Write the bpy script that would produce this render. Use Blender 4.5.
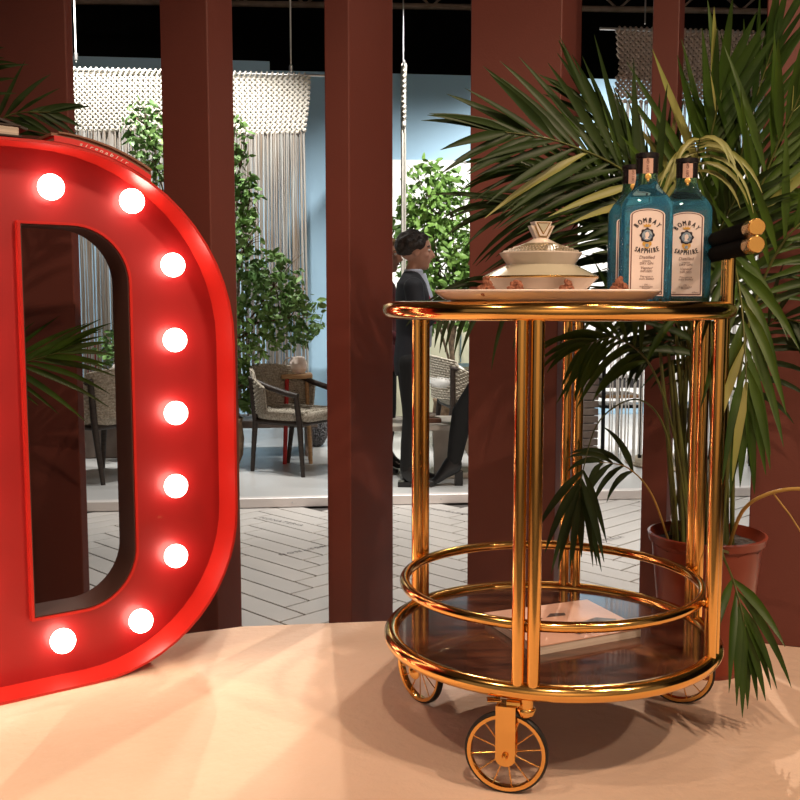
import bpy, math, random
from mathutils import Vector, Matrix
R = math.radians; PI = math.pi
V = Vector
random.seed(7)
S = bpy.context.scene
COL = S.collection
for o in list(bpy.data.objects): bpy.data.objects.remove(o)

# ------------------------------------------------------------------ camera
CH = 0.87; PITCH = R(5.71); F = 1000.0
cd = bpy.data.cameras.new('camera'); cam = bpy.data.objects.new('camera', cd); COL.objects.link(cam)
cam.location = (0, 0, CH); cam.rotation_euler = (R(90) - PITCH, 0, 0)
cd.lens = 45.0; cd.sensor_width = 36.0; cd.clip_start = 0.05; cd.clip_end = 100
S.camera = cam
# ------------------------------------------------------------------ world, exposure
S.view_settings.view_transform = 'Standard'; S.view_settings.look = 'None'
S.view_settings.gamma = 1; S.view_settings.use_curve_mapping = False
S.view_settings.exposure = 0.0
w = bpy.data.worlds.new('world'); S.world = w; w.use_nodes = True
w.node_tree.nodes['Background'].inputs[0].default_value = (0.75, 0.62, 0.52, 1)
w.node_tree.nodes['Background'].inputs[1].default_value = 0.26

def lamp(name, kind, loc, target, power, color, size=0.1, angle=60, blend=0.5):
    d = bpy.data.lights.new(name, kind); d.energy = power; d.color = color
    if kind == 'AREA': d.shape = 'DISK'; d.size = size
    else: d.shadow_soft_size = size
    if kind == 'SPOT': d.spot_size = R(angle); d.spot_blend = blend
    o = bpy.data.objects.new(name, d); COL.objects.link(o); o.location = loc
    o.rotation_euler = (V(target) - V(loc)).to_track_quat('-Z', 'Y').to_euler()
    return o
WARM = (1.0, 0.72, 0.50); WHITE = (1.0, 0.96, 0.90); COOL = (0.86, 0.93, 1.0)
# booth lights (white, high over the booth)
lamp('booth_spot', 'SPOT', (-2.2, 7.4, 3.5), (-1.9, 8.8, 0.8), 480, WHITE, 0.06, 85)
lamp('booth_spot', 'SPOT', (-0.9, 7.0, 3.5), (-1.5, 7.9, -0.4), 340, WHITE, 0.05, 80)
lamp('booth_spot', 'SPOT', (0.7, 7.3, 3.5), (0.5, 9.5, 0.9), 520, WHITE, 0.06, 85)
lamp('booth_spot', 'SPOT', (2.6, 8.0, 3.5), (2.4, 10.4, 0.9), 950, WHITE, 0.08, 95)
lamp('booth_spot', 'SPOT', (1.6, 6.3, 3.5), (1.5, 6.9, -0.4), 260, WHITE, 0.08, 70)
lamp('aisle_spot', 'SPOT', (-0.2, 5.3, 3.7), (-0.5, 4.6, -0.45), 330, WHITE, 0.10, 80)
lamp('aisle_spot', 'SPOT', (1.9, 5.3, 3.7), (1.4, 4.8, -0.45), 330, WHITE, 0.10, 80)
# lights that rake back over the platform between the columns
lamp('back_spot', 'SPOT', (1.30, 5.6, 3.4), (0.35, 1.9, 0.0), 420, (1.0, 0.80, 0.62), 0.03, 40)
lamp('back_spot', 'SPOT', (-0.55, 6.3, 3.5), (-0.2, 2.0, 0.0), 420, (1.0, 0.82, 0.64), 0.03, 40)
# warm lights on the platform side
lamp('stand_spot', 'SPOT', (1.7, 0.2, 3.2), (0.5, 2.0, 0.3), 200, WARM, 0.05, 70)
lamp('stand_spot', 'SPOT', (0.1, -0.3, 3.1), (0.4, 1.8, 0.2), 150, WARM, 0.05, 60)
lamp('stand_spot', 'SPOT', (-1.4, 0.7, 3.1), (-0.3, 1.9, 0.1), 80, WARM, 0.05, 70)
lamp('stand_spot', 'SPOT', (0.9, 1.2, 3.2), (0.9, 2.7, 1.6), 30, WARM, 0.05, 80)

lamp('stand_spot', 'SPOT', (-1.1, 0.5, 3.0), (-0.72, 1.86, 0.0), 190, (1.0, 0.82, 0.55), 0.05, 24, 0.9)
lamp('side_spot', 'SPOT', (3.3, -0.6, 3.7), (0.3, 2.9, 2.0), 330, (1.0, 0.74, 0.55), 0.10, 60)
lamp('reflector_wall_light', 'AREA', (0.0, -1.2, 3.6), (0.0, -4.0, 1.2), 240, (1.0, 0.80, 0.60), 1.2)  # added lamp to light the unseen reflector wall behind the camera
# ------------------------------------------------------------------ measuring helpers (pixel of the photograph + distance -> place)
def ray(px, py):
    a = (px - 400) / F; b = (400 - py) / F
    return V((a, math.cos(PITCH) + b * math.sin(PITCH), -math.sin(PITCH) + b * math.cos(PITCH)))
def P(px, py, Y):
    r = ray(px, py); t = Y / r.y
    return V((r.x * t, Y, CH + r.z * t))
def G(px, py, z=0.0):
    r = ray(px, py); t = (z - CH) / r.z
    return V((r.x * t, r.y * t, z))

# ------------------------------------------------------------------ materials
MATS = {}
def mat(name, color, rough=0.5, metal=0.0, var=0.0, vscale=8.0, bump=0.0, bscale=60.0, color2=None,
        emit=None, estr=0.0, trans=0.0, ior=1.45, coat=0.0, sheen=0.0, stretch=None, spec=None, alpha=None, wave=None):
    if name in MATS: return MATS[name]
    m = bpy.data.materials.new(name); m.use_nodes = True; MATS[name] = m
    nt = m.node_tree; b = nt.nodes['Principled BSDF']
    def inp(k, v):
        if k in b.inputs: b.inputs[k].default_value = v
    c = tuple(color) + (1,)
    inp('Base Color', c); inp('Roughness', rough); inp('Metallic', metal)
    inp('Transmission Weight', trans); inp('IOR', ior); inp('Coat Weight', coat); inp('Sheen Weight', sheen)
    if spec is not None: inp('Specular IOR Level', spec)
    if emit: inp('Emission Color', tuple(emit) + (1,)); inp('Emission Strength', estr)
    tc = nt.nodes.new('ShaderNodeTexCoord'); mp = nt.nodes.new('ShaderNodeMapping')
    nt.links.new(tc.outputs['Object'], mp.inputs['Vector'])
    if stretch: mp.inputs['Scale'].default_value = stretch
    if var > 0 or color2:
        n = nt.nodes.new('ShaderNodeTexNoise'); n.inputs['Scale'].default_value = vscale; n.inputs['Detail'].default_value = 5
        nt.links.new(mp.outputs[0], n.inputs['Vector'])
        r = nt.nodes.new('ShaderNodeValToRGB')
        c2 = tuple(color2) + (1,) if color2 else tuple(x * (1 - var) for x in color) + (1,)
        r.color_ramp.elements[0].position = 0.35; r.color_ramp.elements[1].position = 0.65
        r.color_ramp.elements[0].color = c2; r.color_ramp.elements[1].color = c
        nt.links.new(n.outputs[0], r.inputs[0]); nt.links.new(r.outputs[0], b.inputs['Base Color'])
    if bump > 0:
        n2 = nt.nodes.new('ShaderNodeTexNoise'); n2.inputs['Scale'].default_value = bscale; n2.inputs['Detail'].default_value = 4
        nt.links.new(mp.outputs[0], n2.inputs['Vector'])
        bp = nt.nodes.new('ShaderNodeBump'); bp.inputs['Strength'].default_value = bump; bp.inputs['Distance'].default_value = 0.01
        nt.links.new(n2.outputs[0], bp.inputs['Height']); nt.links.new(bp.outputs[0], b.inputs['Normal'])
    return m
M_terra = mat('terracotta_paint', (0.125, 0.033, 0.024), 0.5, var=0.08, vscale=3, bump=0.05, bscale=200)
M_cloth = mat('peach_felt', (0.74, 0.54, 0.41), 0.85, color2=(0.67, 0.48, 0.36), vscale=2.5, bump=0.35, bscale=45, sheen=0.2)
M_gold = mat('polished_brass', (0.98, 0.57, 0.175), 0.14, 1.0, var=0.06, vscale=5, bump=0.01, bscale=20)
M_goldb = mat('brushed_brass', (0.80, 0.50, 0.17), 0.25, 1.0, var=0.05, bump=0.03, bscale=150)
M_black = mat('black_rubber', (0.012, 0.011, 0.01), 0.5, var=0.2)
M_leather = mat('black_leather', (0.002, 0.002, 0.002), 0.8, var=0.2, bump=0.1, bscale=300, spec=0.05)
M_walnut = mat('gloss_walnut', (0.115, 0.042, 0.022), 0.14, color2=(0.035, 0.014, 0.010), vscale=5, stretch=(1.0, 6.0, 1.0), coat=0.4)
M_red = mat('red_enamel', (0.30, 0.009, 0.010), 0.42, var=0.08, vscale=3, coat=0.1)
M_redrim = mat('red_rim_enamel', (0.50, 0.016, 0.010), 0.36, var=0.05, vscale=3)
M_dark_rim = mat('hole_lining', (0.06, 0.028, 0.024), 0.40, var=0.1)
M_bulb = mat('lit_bulb', (1, 0.9, 0.85), 0.4, emit=(1.0, 0.80, 0.66), estr=11, var=0.01)
M_porc = mat('cream_porcelain', (0.66, 0.58, 0.51), 0.16, var=0.03, coat=0.5)
M_porcg = mat('olive_porcelain', (0.44, 0.41, 0.31), 0.2, var=0.05, coat=0.5)
M_pattern = mat('gilt_pattern', (0.26, 0.22, 0.14), 0.4, color2=(0.10, 0.08, 0.05), vscale=180)
M_plate = mat('white_plate', (0.80, 0.68, 0.62), 0.18, var=0.03, coat=0.4)
M_cocoa = mat('cocoa_crumb', (0.38, 0.15, 0.085), 0.9, color2=(0.20, 0.07, 0.04), vscale=120, bump=0.8, bscale=160)
M_glass = mat('blue_glass', (0.42, 0.82, 0.95), 0.02, trans=0.98, ior=1.40, var=0.02)
M_liquid = mat('blue_spirit', (0.24, 0.70, 0.94), 0.02, trans=0.75, ior=1.12, var=0.02)
M_label = mat('pale_label', (0.80, 0.68, 0.64), 0.6, var=0.03)
M_ink = mat('dark_ink', (0.02, 0.016, 0.03), 0.6, var=0.1)
M_inkbrown = mat('maroon_ink', (0.12, 0.035, 0.03), 0.6, var=0.1)
M_crestblue = mat('crest_blue', (0.08, 0.15, 0.26), 0.5, color2=(0.35, 0.42, 0.48), vscale=300)
M_crestgold = mat('crest_gold', (0.75, 0.45, 0.12), 0.35, 0.5, var=0.1)
M_cap = mat('black_cap', (0.012, 0.010, 0.012), 0.25, var=0.1)
M_seal = mat('copper_seal', (0.55, 0.34, 0.27), 0.5, var=0.1)
M_pot = mat('terracotta_plastic', (0.20, 0.032, 0.014), 0.32, var=0.12, vscale=6)
M_soil = mat('potting_soil', (0.035, 0.02, 0.012), 0.95, color2=(0.012, 0.008, 0.006), vscale=60, bump=0.9, bscale=60)
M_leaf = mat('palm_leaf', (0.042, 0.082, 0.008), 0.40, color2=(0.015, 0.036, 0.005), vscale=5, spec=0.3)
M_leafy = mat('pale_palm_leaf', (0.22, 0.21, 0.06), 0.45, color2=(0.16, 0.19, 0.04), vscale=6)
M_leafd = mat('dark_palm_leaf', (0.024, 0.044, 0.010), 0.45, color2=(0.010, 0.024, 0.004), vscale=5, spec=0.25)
M_stem = mat('palm_stem', (0.10, 0.115, 0.022), 0.5, color2=(0.05, 0.055, 0.012), vscale=14)
M_stemy = mat('yellow_stem', (0.42, 0.25, 0.06), 0.5, color2=(0.30, 0.20, 0.05), vscale=14)
M_tile = mat('grey_floor_tile', (0.50, 0.475, 0.45), 0.55, var=0.07, vscale=3, bump=0.06, bscale=120)
M_grout = mat('dark_grout', (0.10, 0.09, 0.085), 0.8, var=0.1)
M_concrete = mat('pale_concrete', (0.50, 0.50, 0.49), 0.30, color2=(0.42, 0.42, 0.415), vscale=1.3, bump=0.02)
M_alu = mat('white_edge_trim', (0.72, 0.68, 0.66), 0.4, 0.2, var=0.05)
M_blue = mat('sky_blue_paint', (0.37, 0.57, 0.74), 0.8, var=0.04, vscale=1)
M_dblue = mat('wall_shade_and_screen_blue', (0.085, 0.13, 0.18), 0.8, var=0.06)  # dark blue for the shadowed wall end, also the tablet screen
M_white = mat('white_panel', (0.90, 0.90, 0.89), 0.7, var=0.02)
M_cream = mat('greenish_cream_paint', (0.50, 0.49, 0.36), 0.7, var=0.05, vscale=2)
M_teal = mat('teal_line', (0.10, 0.15, 0.16), 0.6, var=0.1)
M_hall = mat('black_drape', (0.006, 0.007, 0.010), 0.95, var=0.3)
M_ceil = mat('dark_ceiling', (0.16, 0.12, 0.10), 0.9, var=0.3, vscale=2)
M_truss = mat('ceiling_truss', (0.45, 0.34, 0.27), 0.6, var=0.3)
M_rope = mat('macrame_rope', (0.60, 0.57, 0.51), 0.9, var=0.12, vscale=30, bump=0.4, bscale=200)
M_roped = mat('brown_rope', (0.62, 0.52, 0.45), 0.9, var=0.2, vscale=30, bump=0.4, bscale=200)
M_ropem = mat('mixed_strings', (0.40, 0.41, 0.40), 0.9, color2=(0.26, 0.20, 0.15), vscale=6, stretch=(8, 8, 0.3))
M_steel = mat('steel_wire', (0.6, 0.6, 0.6), 0.3, 0.9, var=0.05)
M_tree = mat('tree_leaf', (0.17, 0.30, 0.075), 0.5, color2=(0.07, 0.16, 0.04), vscale=3)
M_bark = mat('grey_bark', (0.16, 0.11, 0.07), 0.9, color2=(0.07, 0.05, 0.03), vscale=30, bump=0.6)
M_jute = mat('jute_wrap', (0.30, 0.20, 0.12), 0.95, color2=(0.17, 0.11, 0.07), vscale=20, bump=0.8, bscale=40)
M_chairw = mat('dark_teak', (0.040, 0.027, 0.020), 0.5, color2=(0.022, 0.015, 0.012), vscale=12, stretch=(1, 1, 8))
M_weave = mat('woven_cord', (0.50, 0.45, 0.37), 0.9, color2=(0.26, 0.23, 0.18), vscale=70, bump=0.7, bscale=90)
M_linen = mat('white_linen', (0.80, 0.78, 0.74), 0.9, var=0.06, bump=0.2, bscale=20)
M_fuzz = mat('grey_wool', (0.20, 0.19, 0.20), 1.0, color2=(0.10, 0.10, 0.10), vscale=60, bump=1.0, bscale=60)
M_tan = mat('tan_wood', (0.50, 0.30, 0.14), 0.5, color2=(0.36, 0.2, 0.09), vscale=9, stretch=(1, 1, 6))
M_crimson = mat('crimson_fabric', (0.50, 0.03, 0.03), 0.7, var=0.15)
M_palewood = mat('whitewashed_wood', (0.56, 0.51, 0.44), 0.6, color2=(0.46, 0.41, 0.35), vscale=6, stretch=(1, 8, 1))
M_greyslat = mat('grey_brown_slat', (0.22, 0.17, 0.14), 0.6, color2=(0.15, 0.11, 0.09), vscale=8)
M_blackm = mat('black_metal', (0.012, 0.012, 0.013), 0.4, 0.3, var=0.1)
M_skin = mat('skin', (0.50, 0.26, 0.18), 0.5, var=0.06, vscale=10)
M_hairb = mat('dark_brown_hair', (0.035, 0.022, 0.016), 0.5, color2=(0.015, 0.010, 0.008), vscale=40, bump=0.8, bscale=60)
M_hairl = mat('light_brown_hair', (0.22, 0.13, 0.06), 0.5, var=0.4, vscale=40, bump=0.6, bscale=60)
M_suit = mat('charcoal_suit', (0.010, 0.011, 0.016), 0.75, var=0.15, bump=0.1)
M_shirt = mat('pale_blue_shirt', (0.50, 0.55, 0.68), 0.8, var=0.05)
M_lanyard = mat('magenta_lanyard', (0.40, 0.02, 0.08), 0.6, var=0.1)
M_blackc = mat('black_cloth', (0.004, 0.004, 0.004), 0.85, var=0.2)
M_boot = mat('black_boot_leather', (0.010, 0.009, 0.009), 0.3, var=0.2)
M_maroon = mat('maroon_cloth', (0.12, 0.015, 0.02), 0.8, var=0.2)
M_bookred = mat('red_book_cover', (0.62, 0.02, 0.018), 0.4, var=0.05)
M_bookbrn = mat('brown_book_cover', (0.22, 0.105, 0.065), 0.55, var=0.1)
M_bookdrk = mat('dark_book_cover', (0.035, 0.022, 0.018), 0.5, var=0.2)
M_page = mat('page_edges', (0.62, 0.55, 0.48), 0.8, color2=(0.45, 0.38, 0.32), vscale=30, stretch=(0.2, 0.2, 30))
M_mag = mat('pink_magazine_cover', (0.62, 0.36, 0.26), 0.35, color2=(0.50, 0.28, 0.20), vscale=10, coat=0.3)
M_magd = mat('cover_dark_print', (0.045, 0.025, 0.022), 0.35, var=0.3, coat=0.3)
M_textw = mat('white_lettering', (0.85, 0.80, 0.76), 0.5, var=0.02)
M_textg = mat('grey_lettering', (0.20, 0.19, 0.19), 0.6, var=0.05)
M_rug = mat('beige_rug', (0.45, 0.37, 0.27), 0.95, var=0.15, vscale=30)
M_seatp = mat('grey_seat_pad', (0.16, 0.16, 0.17), 0.8, var=0.1)

# ------------------------------------------------------------------ mesh builder
ORI = {}
class MB:
    def __init__(s): s.v = []; s.f = []; s.sm = []
    def add(s, vs, fs, smooth=False, M=None):
        n = len(s.v)
        if M is not None: vs = [M @ V(p) for p in vs]
        s.v += [V(p) for p in vs]; s.f += [tuple(i + n for i in f) for f in fs]; s.sm += [smooth] * len(fs)
        return s
    def box(s, c, size, M=None):
        x, y, z = size[0] / 2, size[1] / 2, size[2] / 2; c = V(c)
        vs = [c + V((sx * x, sy * y, sz * z)) for sz in (-1, 1) for sy in (-1, 1) for sx in (-1, 1)]
        return s.add(vs, [(0, 2, 3, 1), (4, 5, 7, 6), (0, 1, 5, 4), (2, 6, 7, 3), (0, 4, 6, 2), (1, 3, 7, 5)], M=M)
    def bbox(s, c, size, bev=0.004, M=None):
        # box with chamfered vertical-plan corners and softened top
        x, y, z = size[0] / 2, size[1] / 2, size[2] / 2; b = min(bev, x * .9, y * .9, z * .9); c = V(c)
        pl = lambda q: [(x - q, -y), (x, -y + q), (x, y - q), (x - q, y), (-x + q, y), (-x, y - q), (-x, -y + q), (-x + q, -y)]
        rings = [([(px * (1 - b / x), py * (1 - b / y)) for px, py in pl(b)], -z), (pl(b), -z + b), (pl(b), z - b),
                 ([(px * (1 - b / x), py * (1 - b / y)) for px, py in pl(b)], z)]
        vs = []; fs = []
        for r, zz in rings: vs += [c + V((p[0], p[1], zz)) for p in r]
        for k in range(3):
            for i in range(8):
                j = (i + 1) % 8; fs.append((k * 8 + i, k * 8 + j, k * 8 + 8 + j, k * 8 + 8 + i))
        fs.append(tuple(range(7, -1, -1))); fs.append(tuple(range(24, 32)))
        return s.add(vs, fs, M=M)
    def tube(s, pts, r, n=8, closed=False, cap=True, smooth=True):
        pts = [V(p) for p in pts]; m = len(pts); rr = r if isinstance(r, (list, tuple)) else [r] * m
        vs = []; fs = []; up = None
        for i, p in enumerate(pts):
            if closed: t = pts[(i + 1) % m] - pts[i - 1]
            else: t = pts[min(i + 1, m - 1)] - pts[max(i - 1, 0)]
            if t.length < 1e-9: t = V((0, 0, 1))
            t.normalize()
            if up is None:
                up = V((0, 0, 1)) if abs(t.z) < 0.95 else V((0, 1, 0))
                if closed: up = V((0, 0, 1))
            a = t.cross(up)
            if a.length < 1e-6: a = t.orthogonal()
            a.normalize(); b = a.cross(t).normalized()
            if not closed: up = b
            for k in range(n):
                an = 2 * PI * k / n; vs.append(p + a * math.cos(an) * rr[i] + b * math.sin(an) * rr[i])
        for i in range(m if closed else m - 1):
            j = (i + 1) % m
            for k in range(n):
                l = (k + 1) % n; fs.append((i * n + k, i * n + l, j * n + l, j * n + k))
        s.add(vs, fs, smooth)
        if cap and not closed:
            s.add(vs[:n], [tuple(range(n - 1, -1, -1))]); s.add(vs[-n:], [tuple(range(n))])
        return s
    def lathe(s, prof, c=(0, 0, 0), n=32, smooth=True, M=None, sharp=True):
        c = V(c); vs = []; fs = []
        if sharp:
            for a, b in zip(prof[:-1], prof[1:]):
                v0 = len(vs)
                for (r, z) in (a, b):
                    vs += [c + V((r * math.cos(2 * PI * k / n), r * math.sin(2 * PI * k / n), z)) for k in range(n)]
                for k in range(n):
                    l = (k + 1) % n; fs.append((v0 + k, v0 + l, v0 + n + l, v0 + n + k))
        else:
            for (r, z) in prof:
                vs += [c + V((r * math.cos(2 * PI * k / n), r * math.sin(2 * PI * k / n), z)) for k in range(n)]
            for i in range(len(prof) - 1):
                for k in range(n):
                    l = (k + 1) % n; fs.append((i * n + k, i * n + l, i * n + n + l, i * n + n + k))
        return s.add(vs, fs, smooth, M)
    def sphere(s, c, r, n=16, m=10, M=None, scale=(1, 1, 1)):
        c = V(c); vs = []; fs = []
        for i in range(m + 1):
            th = PI * i / m
            for k in range(n):
                ph = 2 * PI * k / n
                vs.append(c + V((r * scale[0] * math.sin(th) * math.cos(ph), r * scale[1] * math.sin(th) * math.sin(ph), r * scale[2] * math.cos(th))))
        for i in range(m):
            for k in range(n):
                l = (k + 1) % n; fs.append((i * n + k, i * n + n + k, i * n + n + l, i * n + l))
        return s.add(vs, fs, True, M)
    def prism(s, poly, a, b, M=None, smooth_side=False):
        # poly: list of 3D points; extruded by vector b-a
        n = len(poly); d = V(b) - V(a); vs = [V(p) for p in poly] + [V(p) + d for p in poly]
        s.add([vs[i] for i in range(n)], [tuple(range(n - 1, -1, -1))], M=M)
        s.add([vs[n + i] for i in range(n)], [tuple(range(n))], M=M)
        s.add(vs, [(i, (i + 1) % n, n + (i + 1) % n, n + i) for i in range(n)], smooth_side, M=M)
        return s
    def build(s, name, m, parent=None, kind=None, label=None):
        if parent is not None: off = ORI.get(parent.name, V((0, 0, 0)))
        else:
            xs = [p.x for p in s.v]; ys = [p.y for p in s.v]; zs = [p.z for p in s.v]
            off = V(((min(xs) + max(xs)) / 2, (min(ys) + max(ys)) / 2, min(zs)))
        me = bpy.data.meshes.new(name); me.from_pydata([tuple(p - off) for p in s.v], [], s.f)
        me.polygons.foreach_set('use_smooth', s.sm); me.materials.append(m); me.validate(); me.update()
        o = bpy.data.objects.new(name, me); COL.objects.link(o)
        if parent is not None: o.parent = parent
        else: o.location = off
        ORI[o.name] = off
        if kind: o['kind'] = kind
        if label: o['label'] = label
        return o
def fixn(o):
    import bmesh
    bm = bmesh.new(); bm.from_mesh(o.data); bmesh.ops.remove_doubles(bm, verts=bm.verts, dist=1e-6)
    bmesh.ops.recalc_face_normals(bm, faces=bm.faces)
    for e in bm.edges:
        if len(e.link_faces) == 2 and e.calc_face_angle(0) > 0.6: e.smooth = False
    bm.to_mesh(o.data); bm.free(); return o
def tag(o, label, cat, group=None):
    o['label'] = label; o['category'] = cat
    if group: o['group'] = group
    return o
def thing(name, label, cat, loc=(0, 0, 0), group=None):
    o = bpy.data.objects.new(name, None); COL.objects.link(o); o.location = loc; o.empty_display_size = 0.1
    ORI[o.name] = V(loc); return tag(o, label, cat, group)
def struct(o): o['kind'] = 'structure'; return o
def copy_tree(o, parent=None):
    c = o.copy(); COL.objects.link(c); c.parent = parent
    for ch in list(o.children): copy_tree(ch, c)
    return c
def frame(o, x, y, z=None):
    x = V(x).normalized(); y = V(y).normalized(); z = x.cross(y).normalized() if z is None else V(z)
    return Matrix(((x.x, y.x, z.x, o[0]), (x.y, y.y, z.y, o[1]), (x.z, y.z, z.z, o[2]), (0, 0, 0, 1)))
def text_mb(mb, txt, M, size, extrude=0.0003, spacing=1.0, shear=0.0, align='CENTER'):
    c = bpy.data.curves.new('t', 'FONT'); c.body = txt; c.size = size; c.align_x = align; c.extrude = extrude
    c.space_character = spacing; c.shear = shear; c.resolution_u = 3
    o = bpy.data.objects.new('t', c); COL.objects.link(o)
    me = bpy.data.meshes.new_from_object(o.evaluated_get(bpy.context.evaluated_depsgraph_get()))
    mb.add([v.co.copy() for v in me.vertices], [tuple(p.vertices) for p in me.polygons], M=M)
    bpy.data.objects.remove(o); bpy.data.curves.remove(c); bpy.data.meshes.remove(me)
def arc_text(mb, txt, M, size, rad, cx, cy, up=True, step=None, sx=0.68):
    n = len(txt); st = step
    for i, ch in enumerate(txt):
        a = (i - (n - 1) / 2) * st
        if up: x, y, r = cx + rad * math.sin(a), cy + rad * math.cos(a), -a
        else: x, y, r = cx + rad * math.sin(a), cy - rad * math.cos(a), a
        L = Matrix.Translation((x, y, 0)) @ Matrix.Rotation(r, 4, 'Z') @ Matrix.Scale(sx, 4, (1, 0, 0))
        text_mb(mb, ch, M @ L, size)

# ================================================================== LARGE STRUCTURE
ZB = CH - 1.26      # booth floor
ZA = ZB - 0.06      # aisle floor
BA = R(6.5); BC, BS = math.cos(BA), math.sin(BA); B0 = V((0, 6.44, 0))
def B(x, y, z=0.0):          # booth frame: x along its front edge, y back, z above booth floor
    return V((x * BC - y * BS, B0.y + x * BS + y * BC, ZB + z))
MBOOTH = Matrix.Translation((0, B0.y, ZB)) @ Matrix.Rotation(BA, 4, 'Z')

floor = MB().box((0, 4.0, ZA - 0.05), (16, 26, 0.08)).build('floor', M_grout); struct(floor)
# herringbone tiles
TL, TW = 0.56, 0.14
tile_n = 0; rest = MB()
GAPS = [(80, 125), (232, 332), (388, 476), (572, 652), (664, 765)]
def tile_geo():
    m = MB(); m.bbox((0, 0, 0), (TL - 0.009, TW - 0.009, 0.012), 0.002); return m
tile_mesh = None; cands = []
a45 = R(45)
for i in range(-60, 60):
    for j in range(-8, 9):
        for rot in (0, 1):
            # herringbone lattice in units of the tile width, tiles four widths long
            if rot == 0: cx, cy = i + 8 * j + 2, i + 0.5
            else: cx, cy = i + 8 * j + 0.5, i - 7 + 2
            cx *= TW; cy *= TW
            wx = (cx - cy) * 0.70711 - 0.40; wy = (cx + cy) * 0.70711 + 4.9
            edge = B0.y + wx * BS / BC
            if wy < 2.9 or wy > edge + 0.1 or abs(wx) > 3.6: continue
            cands.append((wx, wy, rot))
def proj(p):
    d = V(p) - V((0, 0, CH)); f = d.y * math.cos(PITCH) - d.z * math.sin(PITCH); u = d.z * math.cos(PITCH) + d.y * math.sin(PITCH)
    return 400 + F * d.x / f, 400 - F * u / f
first_tile = None
for wx, wy, rot in cands:
    px, py = proj((wx, wy, ZA)); edge = B0.y + wx * BS / BC
    seen = any(a - 12 < px < b + 12 for a, b in GAPS) and 490 < py < 640 and wy < edge - 0.12
    ang = R(45 + 90 * rot)
    if seen and tile_n < 290:
        if first_tile is None:
            m = MB(); m.bbox((0, 0, 0), (TL - 0.010, TW - 0.010, 0.012), 0.002)
            ORI[floor.name] = floor.location.copy()
            me_o = m.build('floor_tile', M_tile); me_o.location = (0, 0, 0); first_tile = me_o; t = me_o
            for v in t.data.vertices: v.co.z -= 0.012
        else:
            t = first_tile.copy(); COL.objects.link(t)
        t.parent = floor; t.location = V((wx, wy, ZA)) - floor.location; t.rotation_euler = (0, 0, ang); tile_n += 1
    else:
        if wy > edge - 0.02: continue
        rest.bbox((0, 0, -0.006), (TL - 0.010, TW - 0.010, 0.012), 0.002,
                  M=Matrix.Translation((wx, wy, ZA)) @ Matrix.Rotation(ang, 4, 'Z'))
# printed words on two of the tiles
fo = rest.build('floor_tile', M_tile, floor, kind='stuff')
tx = MB()
for (px, py, rz) in ((306, 549, 41), (283, 521, -38), (600, 541, 40), (455, 512, -38)):
    g = G(px, py, ZA + 0.0015)
    text_mb(tx, 'MONATERIA', Matrix.Translation(g) @ Matrix.Rotation(R(rz), 4, 'Z') @ Matrix.Translation((0, -0.03, 0)), 0.052, spacing=1.3, extrude=0.0002)
tx.build('floor_lettering', M_textg, floor)

# booth floor slab with its white edge trim
m = MB(); m.box((0, 4.6, -0.03), (12, 9.2, 0.058), M=MBOOTH); bf = m.build('floor', M_concrete); struct(bf)
m = MB(); m.bbox((0, -0.035, -0.026), (12, 0.07, 0.062), 0.004, M=MBOOTH)
trim = m.build('trim_1', M_alu); struct(trim)
sc = MB()
for k in range(24):
    sc.lathe([(0, -0.001), (0.006, -0.001), (0.006, 0.002), (0, 0.002)], (0, 0, 0), 8,
             M=MBOOTH @ Matrix.Translation((-5.5 + k * 0.48, -0.071, -0.026)) @ Matrix.Rotation(R(90), 4, 'X'))
sc.build('screw', M_steel, trim)

# booth walls: blue upper, white band, cream lower wall in front
WH = 3.62
m = MB(); m.box((-3.61, 3.95, WH / 2), (5.5, 0.1, WH), M=MBOOTH); struct(m.build('wall_left', M_blue))
m = MB(); m.box((2.9, 4.35, WH / 2), (8.6, 0.1, WH), M=MBOOTH); struct(m.build('wall_back', M_blue))
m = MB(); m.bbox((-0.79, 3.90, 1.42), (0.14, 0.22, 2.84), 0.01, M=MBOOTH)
struct(m.build('wall_shadow_stub', M_dblue))  # shadow on the blue wall, put into the colour of this strip
m = MB(); m.bbox((3.4, 4.27, 1.43), (7.1, 0.05, 2.6), 0.01, M=MBOOTH)
struct(m.build('wall_panel_back', M_white))
m = MB(); m.bbox((0.85, 3.72, 0.56), (2.0, 0.10, 1.12), 0.01, M=MBOOTH)
cw = m.build('wall_low', M_cream); struct(cw)
m = MB(); m.box((0.85, 3.655, 0.60), (2.0, 0.03, 0.035), M=MBOOTH)
for k in range(6): m.box((-0.1 + k * 0.38, 3.66, 0.88), (0.012, 0.02, 0.5), M=MBOOTH)
m.build('trim_line', M_teal, cw)

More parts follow.
